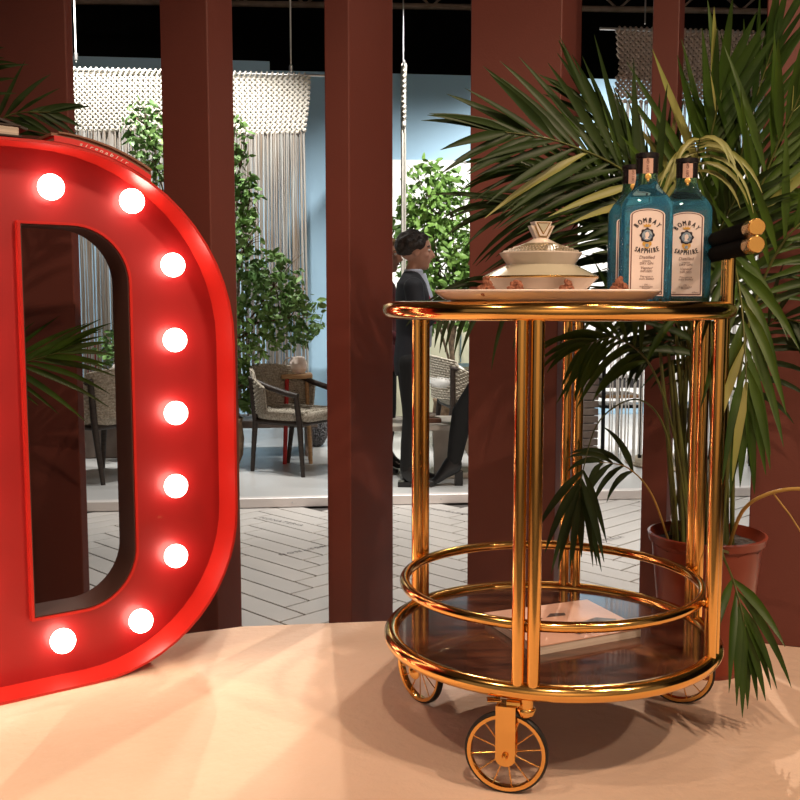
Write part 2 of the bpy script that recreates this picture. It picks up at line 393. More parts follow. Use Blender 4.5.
# black hall behind and above
m = MB(); m.box((0, 13.2, 2.6), (24, 0.1, 6.4)); struct(m.build('wall_back', M_hall))
m = MB(); m.box((-8, 6, 2.0), (0.1, 15, 5)); struct(m.build('wall_left', M_hall))
m = MB(); m.box((8, 6, 2.0), (0.1, 15, 5)); struct(m.build('wall_right', M_hall))
m = MB(); m.box((0, 5, 4.75), (18, 17, 0.1)); ce = m.build('ceiling', M_ceil); struct(ce)
for (x0, y0, x1, y1, lab) in ((-6, 11.3, 6, 11.9, 'dark lattice truss running across under the ceiling, farthest back'), (1.0, 11.0, 2.0, 8.2, 'dark lattice truss slanting above the widest column, under the ceiling'), (-1.2, 11, -0.6, 9, 'dark lattice truss under the ceiling above the central gap'), (-4.2, 11, -3.5, 9, 'dark lattice truss under the ceiling at upper left')):
    m = MB(); a, b = V((x0, y0, 4.15)), V((x1, y1, 4.15)); d = b - a
    m.tube([a, b], 0.035, 6); m.tube([a + V((0, 0, .3)), b + V((0, 0, .3))], 0.035, 6)
    n = int(d.length / 0.35)
    for k in range(n):
        m.tube([a + d * (k / n) + V((0, 0, .3 * (k % 2))), a + d * ((k + 1) / n) + V((0, 0, .3 * ((k + 1) % 2)))], 0.014, 5)
    tag(m.build('ceiling_truss', M_truss), lab, 'truss', 'roof trusses of the dark hall')
m = MB(); m.tube([(2.4, 9.3, 4.45), (3.7, 9.1, 4.0)], 0.14, 16)
tag(m.build('air_duct', mat('galvanised_duct', (0.35, 0.27, 0.22), 0.5, 0.3, var=0.2)), 'pale round duct under the dark ceiling at upper right', 'duct')

m = MB(); m.bbox((0, -4.2, 1.3), (9, 0.15, 3.5), .01); struct(m.build('wall_reflector', mat('reflector_beige', (0.62, 0.50, 0.38), 0.8, var=0.1)))  # unseen wall added so the brass has something bright to reflect
# platform (felt covered)
edge_pts = [(-2.6, 2.02), (-0.62, 2.52), (-0.42, 2.605), (0.0, 2.655), (0.5, 2.64), (0.85, 2.66), (2.4, 2.72), (2.4, 0.75), (-2.6, 0.75)]
edge_pts[0] = (-2.6, 2.45)
m = MB(); m.prism([(x, y, ZA + 0.013) for x, y in edge_pts], (0, 0, ZA + 0.013), (0, 0, 0))
tag(fixn(m.build('display_platform', M_cloth)), 'low display platform covered in peach felt under the letter and trolley', 'platform')

# columns: near corner pixel, distance, pixel of left and right visible edges
def column(pxm, Y, pxl, pxr, th, label, z0=ZA + 0.013, yy=300):
    near = P(pxm, yy, Y); near.z = 0; th = R(th)
    def length(d, pxt):
        u = (pxt - 400) / F * 1 / math.cos(PITCH) if False else (pxt - 400) / ((1 * math.cos(0)) * F) / 1.0
        # x/y ratio for that pixel at eye height
        r = ray(pxt, yy); k = r.x / r.y
        return (near.x - k * near.y) / (k * d.y - d.x)
    dl = V((-math.cos(th), math.sin(th), 0)); dr = V((math.sin(th), math.cos(th), 0))
    ll = max(length(dl, pxl), 0.02); lr = max(length(dr, pxr), 0.02)
    c = [near, near + dr * lr, near + dr * lr + dl * ll, near + dl * ll]
    m = MB(); m.prism([V((p.x, p.y, z0)) for p in c], (0, 0, z0), (0, 0, 3.6))
    o = fixn(m.build('column', M_terra)); tag(o, label, 'column', 'terracotta columns behind the platform')
    bv = o.modifiers.new('bevel', 'BEVEL'); bv.width = 0.003; bv.segments = 2; bv.limit_method = 'ANGLE'
    return o
column(74, 2.72, -60, 81, 18, 'wide terracotta column at far left, behind the red letter')
column(212, 2.72, 166, 237, 28, 'terracotta column just right of the red letter bulbs')
column(350, 2.74, 326, 393, 28, 'terracotta column in the open gap between letter and trolley')
column(558, 2.80, 469, 577, 22, 'widest terracotta column, directly behind the trolley and tureen')
column(672, 2.76, 646, 677, 24, 'narrow terracotta column behind the palm stems and bottles')
column(828, 2.43, 757, 880, 20, 'terracotta column at right edge, standing on the platform', z0=0.0)

# ================================================================== THE MARQUEE LETTER
DF = R(36); U = V((math.cos(DF), math.sin(DF), 0)); N = V((math.sin(DF), -math.cos(DF), 0)); ZV = V((0, 0, 1))
P0 = V((-0.862, 2.079, 0)); DD = 0.102
def dplane(px, py, off=0.0):          # pixel -> (s, z) on the letter plane pushed back by off
    r = ray(px, py); o = P0 - N * off; c = V((0, 0, CH))
    t = (o - c).dot(N) / r.dot(N); p = c + r * t - o
    return p.dot(U), p.z
def DP(s, z, off=0.0): return P0 + U * s - N * off + ZV * z
S0, S1, ZT = -0.40, 0.573, 1.206
RT, RB = 0.44, 0.36      # corner radii at top and bottom
LO, DB = 0.070, 0.175      # depth of the recessed lip round the hole, and of the letter's back
hl = dplane(22, 224, LO)[0] * .5 + dplane(33, 619, LO)[0] * .5; hr = dplane(133, 410, LO)[0]
ht = dplane(40, 224, LO)[1]; hb = dplane(45, 617, LO)[1]
print('hole', hl, hr, hb, ht)
def dshape(s0, s1, z0, z1, r, n=14, k=4, rb=None):
    rb = rb or r
    pts = []
    L = lambda a, b, q: [(a[0] + (b[0] - a[0]) * i / q, a[1] + (b[1] - a[1]) * i / q) for i in range(q)]
    pts += L((s0, z1), (s0, z0), 6)
    pts += L((s0, z0), (s1 - rb, z0), k)
    pts += [(s1 - rb + rb * math.sin(a), z0 + rb - rb * math.cos(a)) for a in [PI / 2 * i / n for i in range(n)]]
    pts += L((s1, z0 + rb), (s1, z1 - r), 6)
    pts += [(s1 - r + r * math.cos(a), z1 - r + r * math.sin(a)) for a in [PI / 2 * i / n for i in range(n)]]
    pts += L((s1 - r, z1), (s0, z1), k)
    return pts
OUT = dshape(S0, S1, 0.0, ZT, RT, rb=RB); OUTI = dshape(S0 + .006, S1 - .006, 0.006, ZT - .006, RT - .006, rb=RB - .006)
HOL = dshape(hl, hr, hb, ht, 0.13); HOLI = dshape(hl - .006, hr + .006, hb - .006, ht + .006, 0.136)
letter = thing('marquee_letter', 'large red letter D with round lit bulbs, standing at left', 'letter', DP(0.1, 0, 0.09))
def bridge(mb, A, a_off, Bq, b_off, smooth=True, flip=False):
    n = len(A); vs = [DP(s, z, a_off) for s, z in A] + [DP(s, z, b_off) for s, z in Bq]
    fs = [(i, (i + 1) % n, n + (i + 1) % n, n + i) for i in range(n)]
    mb.add(vs, fs, smooth)
def rimbuild(A, Ai, name, m, f0=0.0):
    mb = MB(); bridge(mb, A, f0, A, DB); bridge(mb, Ai, DB, Ai, f0); bridge(mb, Ai, f0, A, f0, False); bridge(mb, A, DB, Ai, DB, False)
    return fixn(mb.build(name, m, letter))
rimbuild(OUT, OUTI, 'outer_rim', M_redrim)
rimbuild(HOL, HOLI, 'inner_rim', M_redrim, LO)
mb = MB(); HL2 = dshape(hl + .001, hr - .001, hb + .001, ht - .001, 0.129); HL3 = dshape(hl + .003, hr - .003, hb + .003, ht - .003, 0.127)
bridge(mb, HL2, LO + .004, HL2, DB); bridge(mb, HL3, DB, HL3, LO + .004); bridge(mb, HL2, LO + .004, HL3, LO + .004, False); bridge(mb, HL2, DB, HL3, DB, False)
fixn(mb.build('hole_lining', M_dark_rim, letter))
mb = MB(); PO, PI_ = DD - 0.012, DD - 0.002
bridge(mb, OUTI, PO, HOLI, PO, False); bridge(mb, OUTI, PI_, HOLI, PI_, False); bridge(mb, OUTI, PO, OUTI, PI_); bridge(mb, HOLI, PO, HOLI, PI_)
fixn(mb.build('face_panel', M_red, letter))
mb = MB(); bridge(mb, OUTI, DB - .008, HOLI, DB - .008, False); bridge(mb, OUTI, DB - .002, HOLI, DB - .002, False); bridge(mb, OUTI, DB - .008, OUTI, DB - .002); bridge(mb, HOLI, DB - .008, HOLI, DB - .002)
fixn(mb.build('back_panel', M_red, letter))
bl = [(51, 187), (132, 201), (173, 265), (175, 340), (176, 413), (176, 486), (176, 556), (141, 621), (63, 641)]
bl += [(-40, 180), (-38, 262), (-36, 343), (-35, 425), (-34, 507), (-32, 590), (-30, 668)]
Mrot = frame((0, 0, 0), U, ZV, N)
for px, py in bl:
    s, z = dplane(px, py, PO - 0.022); c = DP(s, z, PO - 0.022)
    Mx = frame(DP(s, z, PO), U, ZV, N)
    so = MB().lathe([(0.016, 0), (0.016, 0.008), (0.012, 0.008), (0.012, 0)], (0, 0, 0), 18, M=Mx).build('bulb_socket', M_red, letter)
    MB().sphere(c, 0.0285, 18, 12).build('bulb', M_bulb, letter)
# books lying on top of the letter
def dbox(s, z, off, size, tilt, yaw=0):
    Mx = Matrix.Translation(DP(s, z, off)) @ frame((0, 0, 0), U, -N, ZV).to_3x3().to_4x4() @ Matrix.Rotation(R(tilt), 4, 'Y') @ Matrix.Rotation(R(yaw), 4, 'Z')
    return Mx
s_a, s_b = dplane(54, 135)[0], dplane(150, 150)[0]
def ztop(s_): 
    q = s_ - (S1 - RT); return ZT if q < 0 else ZT - RT + math.sqrt(max(RT ** 2 - q * q, 0))
def curved(t0, t1, sa, sb, off0, off1, name, m, parent, e0=0, e1=0):
    n = 14; ss = [sa + (sb - sa) * i / n for i in range(n + 1)]
    lo = [(q, ztop(q) + t0(i / n)) for i, q in enumerate(ss)]; hi = [(q, ztop(q) + t1(i / n)) for i, q in enumerate(ss)]
    poly = lo + hi[::-1]; mb = MB()
    N2 = len(poly); vs = [DP(p, z, off0) for p, z in poly] + [DP(p, z, off1) for p, z in poly]
    mb.add(vs, [(i, (i + 1) % N2, N2 + (i + 1) % N2, N2 + i) for i in range(N2)])
    for o_ in (0, N2): mb.add(vs[o_:o_ + N2], [(i, i + 1, N2 - 2 - i, N2 - 1 - i) for i in range(n)])
    return fixn(mb.build(name, m, parent))
bk = thing('picture_book', 'red soft picture book lying over the curved top of the letter', 'book', DP((s_a + s_b) / 2, ZT - .01, .07))
K = lambda v: (lambda u: v)
curved(K(.0005), K(.0025), s_a, s_b, .002, .165, 'cover', M_bookred, bk)
curved(K(.0025), K(.0105), s_a + .002, s_b - .002, .006, .163, 'page_block', M_page, bk)
curved(K(.0105), K(.0130), s_a, s_b, .002, .165, 'cover', M_bookred, bk)
curved(K(.0005), K(.0130), s_a, s_b, -.001, .002, 'spine', M_bookred, bk)
tm = MB()
for i, ch in enumerate('sirenablir'):
    q = s_a + (s_b - s_a) * (.26 + .052 * i); sl = (ztop(q + .01) - ztop(q - .01)) / .02
    text_mb(tm, ch, frame(DP(q, ztop(q) + .0028, -.0018), U + ZV * sl, ZV - U * sl, N) @ Matrix.Scale(1.5, 4, (1, 0, 0)), 0.0105, shear=.3, extrude=.0004)
tm.build('spine_lettering', M_textw, bk)
b3 = thing('folded_catalogue', 'brown folded catalogue lying on top of the red picture book', 'catalogue', DP((s_a + s_b) / 2, ZT + .01, .07))
curved(K(.0132), lambda u: .019 + .004 * u, s_a - .005, s_b + .004, .004, .165, 'sheet_stack', M_bookbrn, b3)
curved(lambda u: .0192 + .004 * u, lambda u: .0225 + .006 * u, s_a + .01, s_b + .002, -.002, .160, 'cover', M_bookbrn, b3)
s_c = dplane(-20, 130)[0]
Mx = dbox(s_c, ZT + 0.002, 0.06, None, 0, 4)
b2 = thing('dark_book', 'dark slanting book stack on top of the letter, cut by the left frame edge', 'book', Mx.translation)
MB().bbox((0, 0, 0.011), (0.15, 0.12, 0.022), 0.002, M=Mx).build('page_block', M_page, b2)
for k, zz in enumerate((0.002, 0.024)):
    MB().bbox((0, 0, zz), (0.158, 0.126, 0.004), 0.001, M=Mx).build('cover', M_bookdrk, b2)
MB().bbox((0.01, 0, 0.043), (0.15, 0.12, 0.006), 0.001, M=Mx @ Matrix.Rotation(R(16), 4, 'Y')).build('raised_cover', M_bookdrk, b2)

# ================================================================== THE TROLLEY
CX, CY = 0.3085, 2.0
def ringpt(a, r=0.325, z=0.0): return V((CX + r * math.cos(R(a)), CY + r * math.sin(R(a)), z))
ZTOP, ZMID, ZLOW = 0.851, 0.300, 0.190
cart = thing('bar_trolley', 'round polished brass drinks trolley with dark wood shelves on spoked wheels', 'trolley', (CX, CY, 0))
def ring(r, z, t, name):
    return MB().tube([(CX + r * math.cos(2 * PI * i / 96), CY + r * math.sin(2 * PI * i / 96), z) for i in range(96)], t, 16, closed=True).build(name, M_gold, cart)
ring(0.328, ZTOP, 0.0168, 'top_ring'); ring(0.299, ZMID, 0.0100, 'guard_ring'); ring(0.326, ZLOW, 0.0155, 'bottom_ring')
MB().lathe([(0, -0.009), (0.314, -0.009), (0.314, 0.010), (0, 0.010)], (CX, CY, ZTOP), 72).build('top_shelf', M_walnut, cart)
MB().lathe([(0, -0.012), (0.313, -0.012), (0.313, 0.003), (0, 0.003)], (CX, CY, ZLOW), 72).build('bottom_shelf', M_walnut, cart)
for a in (144, 73.5, 13.5, -30, -106):
    tg = V((-math.sin(R(a)), math.cos(R(a)), 0))
    lm = MB()
    for sg in (-1, 1):
        p = ringpt(a) + tg * 0.0135 * sg
        lm.tube([p + V((0, 0, ZLOW)), p + V((0, 0, ZTOP))], 0.0118, 14)
    lg = lm.build('leg', M_gold, cart)
    cm = MB(); q = ringpt(a, 0.311, ZMID)
    cm.sphere(q, 0.009, 12, 8); cm.tube([ringpt(a, 0.300, ZMID), ringpt(a, 0.318, ZMID)], 0.005, 8)
    cm.build('connector', M_gold, lg)
# push handle on two posts at the right
pA, pB = V((0.606, 1.86, 0)), V((0.636, 2.106, 0)); hd = (pB - pA).normalized()
for p in (pA, pB):
    pm = MB()
    for sg in (-1, 1): pm.tube([p + hd * 0.0115 * sg + V((0, 0, ZTOP)), p + hd * 0.0115 * sg + V((0, 0, 0.955))], 0.0105, 12)
    pm.build('handle_post', M_gold, cart)
near = P(757, 235.5, 1.60); far = near + hd * 0.76
for z in (near.z + .0135, near.z - .0135):
    a, b = V((near.x, near.y, z)), V((far.x, far.y, z))
    g = MB().tube([a + hd * .052, b - hd * .052], 0.0145, 20).build('grip', M_leather, cart)
    for q, d in ((a, hd), (b, -hd)):
        MB().tube([q, q + d * .003, q + d * .003, q + d * .055], [0.0122, 0.0140, 0.0140, 0.0140], 20).build('end_cap', M_gold if q is b else M_goldb, g)
# casters
def caster(stem, nrm, off, seed):
    st = V((stem[0], stem[1], 0)); nrm = V((nrm[0], nrm[1], 0)).normalized(); tr = V((off[0], off[1], 0))
    wr = 0.0745; c = st + tr; c.z = wr; z0 = ZLOW - 0.012
    cs = MB(); cs.tube([(st.x, st.y, z0), (st.x, st.y, 0.152)], 0.0125, 16)
    cs.tube([(st.x, st.y, 0.160), (st.x, st.y, 0.157), (st.x, st.y, 0.146), (st.x, st.y, 0.140)], [0.013, 0.017, 0.014, 0.006], 16)
    caster_o = cs.build('caster', M_gold, cart)
    # fork: bent strap over the wheel, on both sides
    t = V((-nrm.y, nrm.x, 0)); Mx = frame(c, t, nrm)
    Mx = Matrix(((t.x, -nrm.x, 0, c.x), (t.y, -nrm.y, 0, c.y), (0, 0, 1, c.z), (0, 0, 0, 1)))   # x along wheel, y away from camera side, z up
    fk = MB(); hw = 0.0175
    for sy in (-1, 1):
        poly = [(-hw, 0.087), (-hw, -0.006)] + [(-hw * math.cos(a), -0.006 - hw * 0.8 * math.sin(a)) for a in [PI * i / 8 for i in range(1, 8)]] + [(hw, -0.006), (hw, 0.087)]
        fk.prism([(x, sy * 0.017 - 0.0012, z) for x, z in poly], (0, 0, 0), (0, 0.0024, 0), M=Mx)
    fk.box((0, 0, 0.0875), (2 * hw, 0.037, 0.0025), M=Mx)
    top = c + V((0, 0, 0.0885)); sv = V((st.x, st.y, 0.1635)) - top
    fk.tube([top, top + sv * .5, top + sv], 0.008, 10)
    fixn(fk.build('fork', M_gold, caster_o))
    wh = []
    ty = MB(); pts = [Mx @ V((wr * 0.93 * math.cos(2 * PI * i / 48), 0, wr * 0.93 * math.sin(2 * PI * i / 48))) for i in range(48)]
    vs = []; prof = [(0.966, -.0065), (1.0, -.004), (1.0, .004), (0.966, .0065), (0.90, .0065), (0.90, -.0065)]
    for i in range(48):
        an = 2 * PI * i / 48
        for rr, yy in prof: vs.append(Mx @ V((wr * rr * math.cos(an), yy, wr * rr * math.sin(an))))
    n = len(prof); ty.add(vs, [(i * n + k, i * n + (k + 1) % n, ((i + 1) % 48) * n + (k + 1) % n, ((i + 1) % 48) * n + k) for i in range(48) for k in range(n)], True)
    fixn(ty.build('tyre', M_black, caster_o))
    rm = MB(); vs = []; prof = [(0.935, -.0078), (0.935, .0078), (0.85, .0070), (0.83, .0), (0.85, -.0070)]
    for i in range(48):
        an = 2 * PI * i / 48
        for rr, yy in prof: vs.append(Mx @ V((wr * rr * math.cos(an), yy, wr * rr * math.sin(an))))
    n = len(prof); rm.add(vs, [(i * n + k, i * n + (k + 1) % n, ((i + 1) % 48) * n + (k + 1) % n, ((i + 1) % 48) * n + k) for i in range(48) for k in range(n)], True)
    fixn(rm.build('wheel_rim', M_gold, caster_o))
    for i in range(12):
        an = 2 * PI * (i + seed) / 12; d = V((math.cos(an), 0, math.sin(an)))
        MB().tube([Mx @ (d * .008), Mx @ (d * wr * .85)], 0.0013, 6).build('spoke', M_gold, caster_o)
    hb_ = MB(); hb_.tube([Mx @ V((0, -.011, 0)), Mx @ V((0, .011, 0))], 0.009, 14)
    hb_.tube([Mx @ V((0, -.024, 0)), Mx @ V((0, .024, 0))], 0.0055, 6)
    hb_.tube([Mx @ V((0, -.029, 0)), Mx @ V((0, -.023, 0))], [0.003, 0.006], 12); hb_.build('hub', M_gold, caster_o)
caster((0.2215, 1.692), (-0.25, -0.97), (-0.033, 0.008), 0.3)
caster((0.030, 2.140), (-0.80, -0.60), (0.014, -0.038), 0.0)
caster((0.640, 2.080), (-0.35, -0.94), (-0.035, 0.016), 0.5)
MB().bbox(P(494, 699.5, 1.70), (0.025, 0.02, 0.003), 0.001).build('screw_plate', M_gold, cart)

# ================================================================== ON THE TROLLEY
ZS = ZTOP + 0.011
# plate with flared rim (oval)
PC = V((0.262, 1.800, ZS)); 
def oval(prof, c, ax, by, rot, n=64, name='x', m=None, parent=None):
    vs = []; fs = []
    for (q, z) in prof:
        for k in range(n):
            a = 2 * PI * k / n; e = 0.75
            ca, sa = math.cos(a), math.sin(a)
            x = math.copysign(abs(ca) ** e, ca) * (ax + q); y = math.copysign(abs(sa) ** e, sa) * (by + q)
            vs.append(V((c[0] + x * math.cos(rot) - y * math.sin(rot), c[1] + x * math.sin(rot) + y * math.cos(rot), c[2] + z)))
    for i in range(len(prof) - 1):
        for k in range(n):
            l = (k + 1) % n; fs.append((i * n + k, i * n + l, i * n + n + l, i * n + n + k))
    fs.append(tuple(range(n - 1, -1, -1))); mb = MB().add(vs, fs, True)
    mb.add(vs[-n:], [tuple(range(n))])
    return mb
pl = oval([(-.05, 0.0), (-.048, 0.0), (-.016, 0.010), (-.002, 0.022), (0, 0.0255), (-.003, 0.0262), (-.02, 0.0175), (-.05, 0.007), (-.055, 0.007)], PC, 0.201, 0.112, R(-3))
plate = tag(pl.build('serving_plate', M_plate), 'white oval serving plate with flared rim on the trolley top', 'plate')
# tureen
TC = V((0.2550, 1.83, ZS + 0.0068))
tu = thing('lidded_bowl', 'cream porcelain lidded bowl with gilt bands and chevron knob', 'bowl', TC)
ztu = lambda y: P(540, y, TC.y).z - TC.z
sc = TC.y * 1.0 / F
zw, zn, zl, zc, zk = ztu(278), ztu(265), ztu(254), ztu(243.5), ztu(222)
MB().lathe([(0, 0), (0.060, 0), (0.064, 0.003), (0.1035, zw - .001)], TC, 8 * 6).build('bowl_base', M_porc, tu)
MB().lathe([(0.1035, zw - .001), (0.1048, zw), (0.1048, zw + .0015), (0.1035, zw + .003)], TC, 48).build('gilt_band', M_goldb, tu)
MB().lathe([(0.1035, zw + .003), (0.063, zn), (0.060, zn), (0.060, zn - .004)], TC, 48).build('bowl_shoulder', M_porcg, tu)
lid = MB().lathe([(0.058, zn - .002), (0.061, zn), (0.0745, zl), (0.0745, zl + .002), (0.070, zl + .003)], TC, 48).build('lid', M_porc, tu)
MB().lathe([(0.070, zl + .003), (0.030, zc)], TC, 48).build('lid_pattern', M_pattern, lid)
dots = MB()
for row in range(3):
    for k in range(60):
        a = 2 * PI * (k + row * .5) / 60; rr = 0.067 - row * 0.009; zz = zl + .003 + (0.070 - rr) / 0.040 * (zc - zl - .003) + .0006
        dots.sphere(TC + V((rr * math.cos(a), rr * math.sin(a), zz)), 0.0011, 6, 4)
dots.build('gilt_dots', M_porc, lid, kind='stuff')
MB().lathe([(0.030, zc), (0.022, zc + .004), (0.013, zc + .009), (0, zc + .010)], TC, 32).build('lid_cap', M_porc, lid)
kn = MB(); zb = zc + .007; hh = zk - zb
A1 = [(-0.010, 0), (0.010, 0), (0.0225, hh * .78), (-0.0225, hh * .78)]
A2 = [(-0.006, hh * .2), (0.006, hh * .2), (0.0165, hh), (-0.0165, hh)]
kr = Matrix.Translation(TC + V((0, 0, zb))) @ Matrix.Rotation(R(12), 4, 'Z')
kn.prism([(x, -0.009, z) for x, z in A1], (0, 0, 0), (0, 0.018, 0), M=kr)
kn.prism([(x, -0.0125, z) for x, z in A2], (0, 0, 0), (0, 0.025, 0), M=kr)
knob = fixn(kn.build('knob', M_porc, lid)) if False else fixn(kn.build('knob', M_porc, tu))
gv = MB()
def strip(p, q, wd, yy):
    p, q = V((p[0], yy, p[1])), V((q[0], yy, q[1])); d = (q - p).normalized(); s = V((-d.z, 0, d.x)) * wd / 2
    gv.prism([p - s, q - s, q + s, p + s], (0, 0, 0), (0, 0.0008, 0), M=kr)
for sx in (-1, 1):
    strip((sx * 0.0165, hh * .74), (sx * 0.006, hh * .12), 0.0016, -0.0132)
    strip((sx * 0.012, hh * .92), (0, hh * .30), 0.0014, -0.0133)
strip((-0.0065, hh * .12), (0.0065, hh * .12), 0.0016, -0.0132); strip((-0.013, hh * .93), (0.013, hh * .93), 0.0014, -0.0133)
gv.build('gilt_chevron', M_goldb, knob)
tr = MB(); tr.prism([(-0.0098, -0.0130, hh * .88), (0.0098, -0.0130, hh * .88), (0, -0.0130, hh * .38)], (0, 0, 0), (0, .0006, 0), M=kr); tr.build('green_inlay', M_porcg, knob)
# crumbly cocoa cakes
cl = ['cocoa cluster at the left end of the plate, tallest', 'second cocoa cluster from the left on the plate', 'cocoa cluster in the middle of the plate, below the bowl', 'cocoa cluster on the plate just in front of the front bottle']
for i, (px, w_, h_) in enumerate(((487, .031, .022), (515, .030, .017), (567, .028, .015), (619, .031, .020))):
    c = P(px, 289, 1.724); c.z = PC.z + 0.0165; rn = random.Random(i)
    mb = MB()
    for k in range(110):
        a = rn.uniform(0, 2 * PI); q = rn.random() ** .6; hz = (1 - q * q) * (h_ + .010) * rn.uniform(.1, 1)
        r = rn.uniform(.0025, .0055)
        mb.sphere(c + V((math.cos(a) * q * w_ * .55, math.sin(a) * q * w_ * .36, max(hz, r * .5))), r, 6, 4, scale=(1, rn.uniform(.7, 1.2), rn.uniform(.7, 1.1)))
    for k in range(14):
        mb.sphere(c + V((rn.uniform(-.9, 1.0) * w_, rn.uniform(-.15, .3) * w_, rn.uniform(0.002, .006))), rn.uniform(.0012, .003), 5, 3)
    for p in mb.f: pass
    mb.sm = [False] * len(mb.sm)
    tag(mb.build('cocoa_cluster', M_cocoa), cl[i], 'sweet', 'cocoa clusters on the plate')
# bottles
def bottle(px, Y, h, rz, label, full=True):
    b = P(px, 300, Y); root = thing('gin_bottle', label, 'bottle', (0, 0, 0), 'blue glass bottles on the trolley')
    W, Dp = 0.0475, 0.036
    def sect(hw, hd_, cr, z):
        pts = []
        for cxs, cys, a0 in ((1, -1, -90), (1, 1, 0), (-1, 1, 90), (-1, -1, 180)):
            for k in range(5):
                a = R(a0 + 90 * k / 4); pts.append(V((cxs * (hw - cr) + cr * math.cos(a), cys * (hd_ - cr) + cr * math.sin(a), z)))
        return pts
    def loft(secs):
        n = 20; vs = [p for s in secs for p in s]; fs = []
        for i in range(len(secs) - 1):
            for k in range(n):
                l = (k + 1) % n; fs.append((i * n + k, i * n + l, i * n + n + l, i * n + n + k))
        fs.append(tuple(range(n - 1, -1, -1))); q = (len(secs) - 1) * n; fs.append(tuple(range(q, q + n)))
        return MB().add(vs, fs, True)
    H = h
    outer = [(W - .004, Dp - .004, .008, 0), (W - .001, Dp - .001, .009, .004), (W, Dp, .010, .010), (W, Dp, .010, H * .635), (W * .97, Dp * .98, .011, H * .665), (W * .80, Dp * .86, .013, H * .715), (W * .55, Dp * .65, .015, H * .765),
             (W * .46, Dp * .60, .0195, H * .80), (.0198, .0198, .0197, H * .845), (.0195, .0195, .0194, H * .94)]
    bo = loft([sect(*q) for q in outer]).build('glass_body', M_glass, root)
    # gin inside (slightly inset)
    ins = [(W - .006, Dp - .006, .006, .012), (W - .0045, Dp - .0045, .007, .018), (W - .0045, Dp - .0045, .007, H * .63), (W * .86, Dp * .84, .010, H * .665), (W * .74, Dp * .76, .011, H * .70)]
    loft([sect(*q) for q in ins]).build('spirit', M_liquid, bo)
    cp = MB().lathe([(0.0202, H * .865), (0.0208, H * .87), (0.0208, H * .965), (0.0222, H * .97), (0.0222, H * .997), (0.0210, H), (0, H)], (0, 0, 0), 24).build('cap', M_cap, root)
    sl = MB(); vs = []; 
    for z in (H * .862, H * .96):
        for k in range(7):
            a = R(-90 - 26 + 52 * k / 6); vs.append(V((0.0212 * math.cos(a), 0.0212 * math.sin(a), z)))
    sl.add(vs, [(k, k + 1, 8 + k, 7 + k) for k in range(6)], True); sl.build('seal_strip', M_seal, cp)
    sm = MB(); text_mb(sm, 'DRY GIN', frame((0.0, -0.0216, H * .862), (0, 0, 1), (-1, 0, 0), (0, -1, 0)) @ Matrix.Translation((0.016, -0.002, 0)), 0.007, extrude=.0001); sm.build('seal_lettering', M_inkbrown, cp)
    mb = MB().lathe([(0, -.0012), (0.0055, -.0012), (0.0055, .0012), (0.0035, .0022), (0, .0022)], (0, 0, 0), 14, M=frame((0, -0.0212, H * .842), (1, 0, 0), (0, 0, 1), (0, -1, 0)))
    mb.sphere((0, -.0222, H * .817), 0.003, 8, 6); mb.build('gold_seal', M_crestgold, cp)
    # arched label on the front
    yf = -Dp - 0.0006; lw, lz0, lz1 = 0.0315, H * .055, H * .585
    def arch(w2, z0, z1, rise):
        pts = [(-w2, z0), (w2, z0)]
        for k in range(13):
            a = PI * k / 12; pts.append((w2 * math.cos(a), z1 + rise * math.sin(a)))
        return pts
    def plate_(mb, w2, z0, z1, rise, y): mb.prism([(x, y, z) for x, z in arch(w2, z0, z1, rise)], (0, 0, 0), (0, 0.0005, 0))
    mb = MB(); plate_(mb, lw, lz0, lz1, .012, yf); lb = fixn(mb.build('front_label', M_label, root))
    # border line
    mb = MB(); a1, a2 = arch(lw - .0022, lz0 + .0022, lz1, .0105), arch(lw - .0042, lz0 + .0042, lz1, .0090)
    n = len(a1); mb.add([V((x, yf - .0003, z)) for x, z in a1 + a2], [(i, (i + 1) % n, n + (i + 1) % n, n + i) for i in range(n)])
    mb.build('label_border', M_inkbrown, lb)
    Lf = frame((0, yf - .0004, 0), (1, 0, 0), (0, 0, 1), (0, -1, 0))
    mb = MB(); ey = H * .475
    for st_ in (0, .0004, -.0004):
        arc_text(mb, 'BOMBAY', Lf @ Matrix.Translation((st_, 0, 0)), 0.0130, 0.0215, 0, ey - .004, True, step=0.36)
        arc_text(mb, 'SAPPHIRE', Lf @ Matrix.Translation((st_, 0, 0)), 0.0130, 0.060, 0, H * .345 + .0575, False, step=0.102, sx=.60) if st_ == 0 or True else None
    mb.build('label_lettering', M_ink, lb, kind='stuff')
    mb = MB(); tx = [('Distilled', .300, .0085, .25), ('LONDON', .281, .0035, 0), ('DRY GIN', .262, .0062, 0), ('Vapour', .232, .0075, .25), ('INFUSED', .212, .0056, 0),
                     ('This spirit is', .178, .0048, .25), ('twice distilled', .163, .0048, .25), ('- 1761 -', .125, .0042, 0), ('10 BOTANICALS', .113, .0034, 0), ('ENGLAND', .103, .0032, 0)]
    for t_, zf, sz, sh in tx: text_mb(mb, t_, Lf @ Matrix.Translation((0, H * zf, 0)), sz, shear=sh, extrude=.0001)
    text_mb(mb, '70cl', Lf @ Matrix.Translation((-.021, H * .075, 0)), .0042, extrude=.0001); text_mb(mb, '40%vol', Lf @ Matrix.Translation((.019, H * .075, 0)), .0042, extrude=.0001)
    mb.build('small_print', M_inkbrown, lb)
    # crest: scalloped ring, oval portrait disc, crown above and gem below
    mb = MB()
    pts = [((.0128 + .0011 * math.cos(8 * a)) * math.sin(a), (.0128 + .0011 * math.cos(8 * a)) * math.cos(a) * 1.03) for a in [2 * PI * k / 64 for k in range(64)]]
    mb.prism([(x, yf - .0006, ey - .006 + z) for x, z in pts], (0, 0, 0), (0, .0004, 0)); mb.build('crest_ring', M_ink, lb)
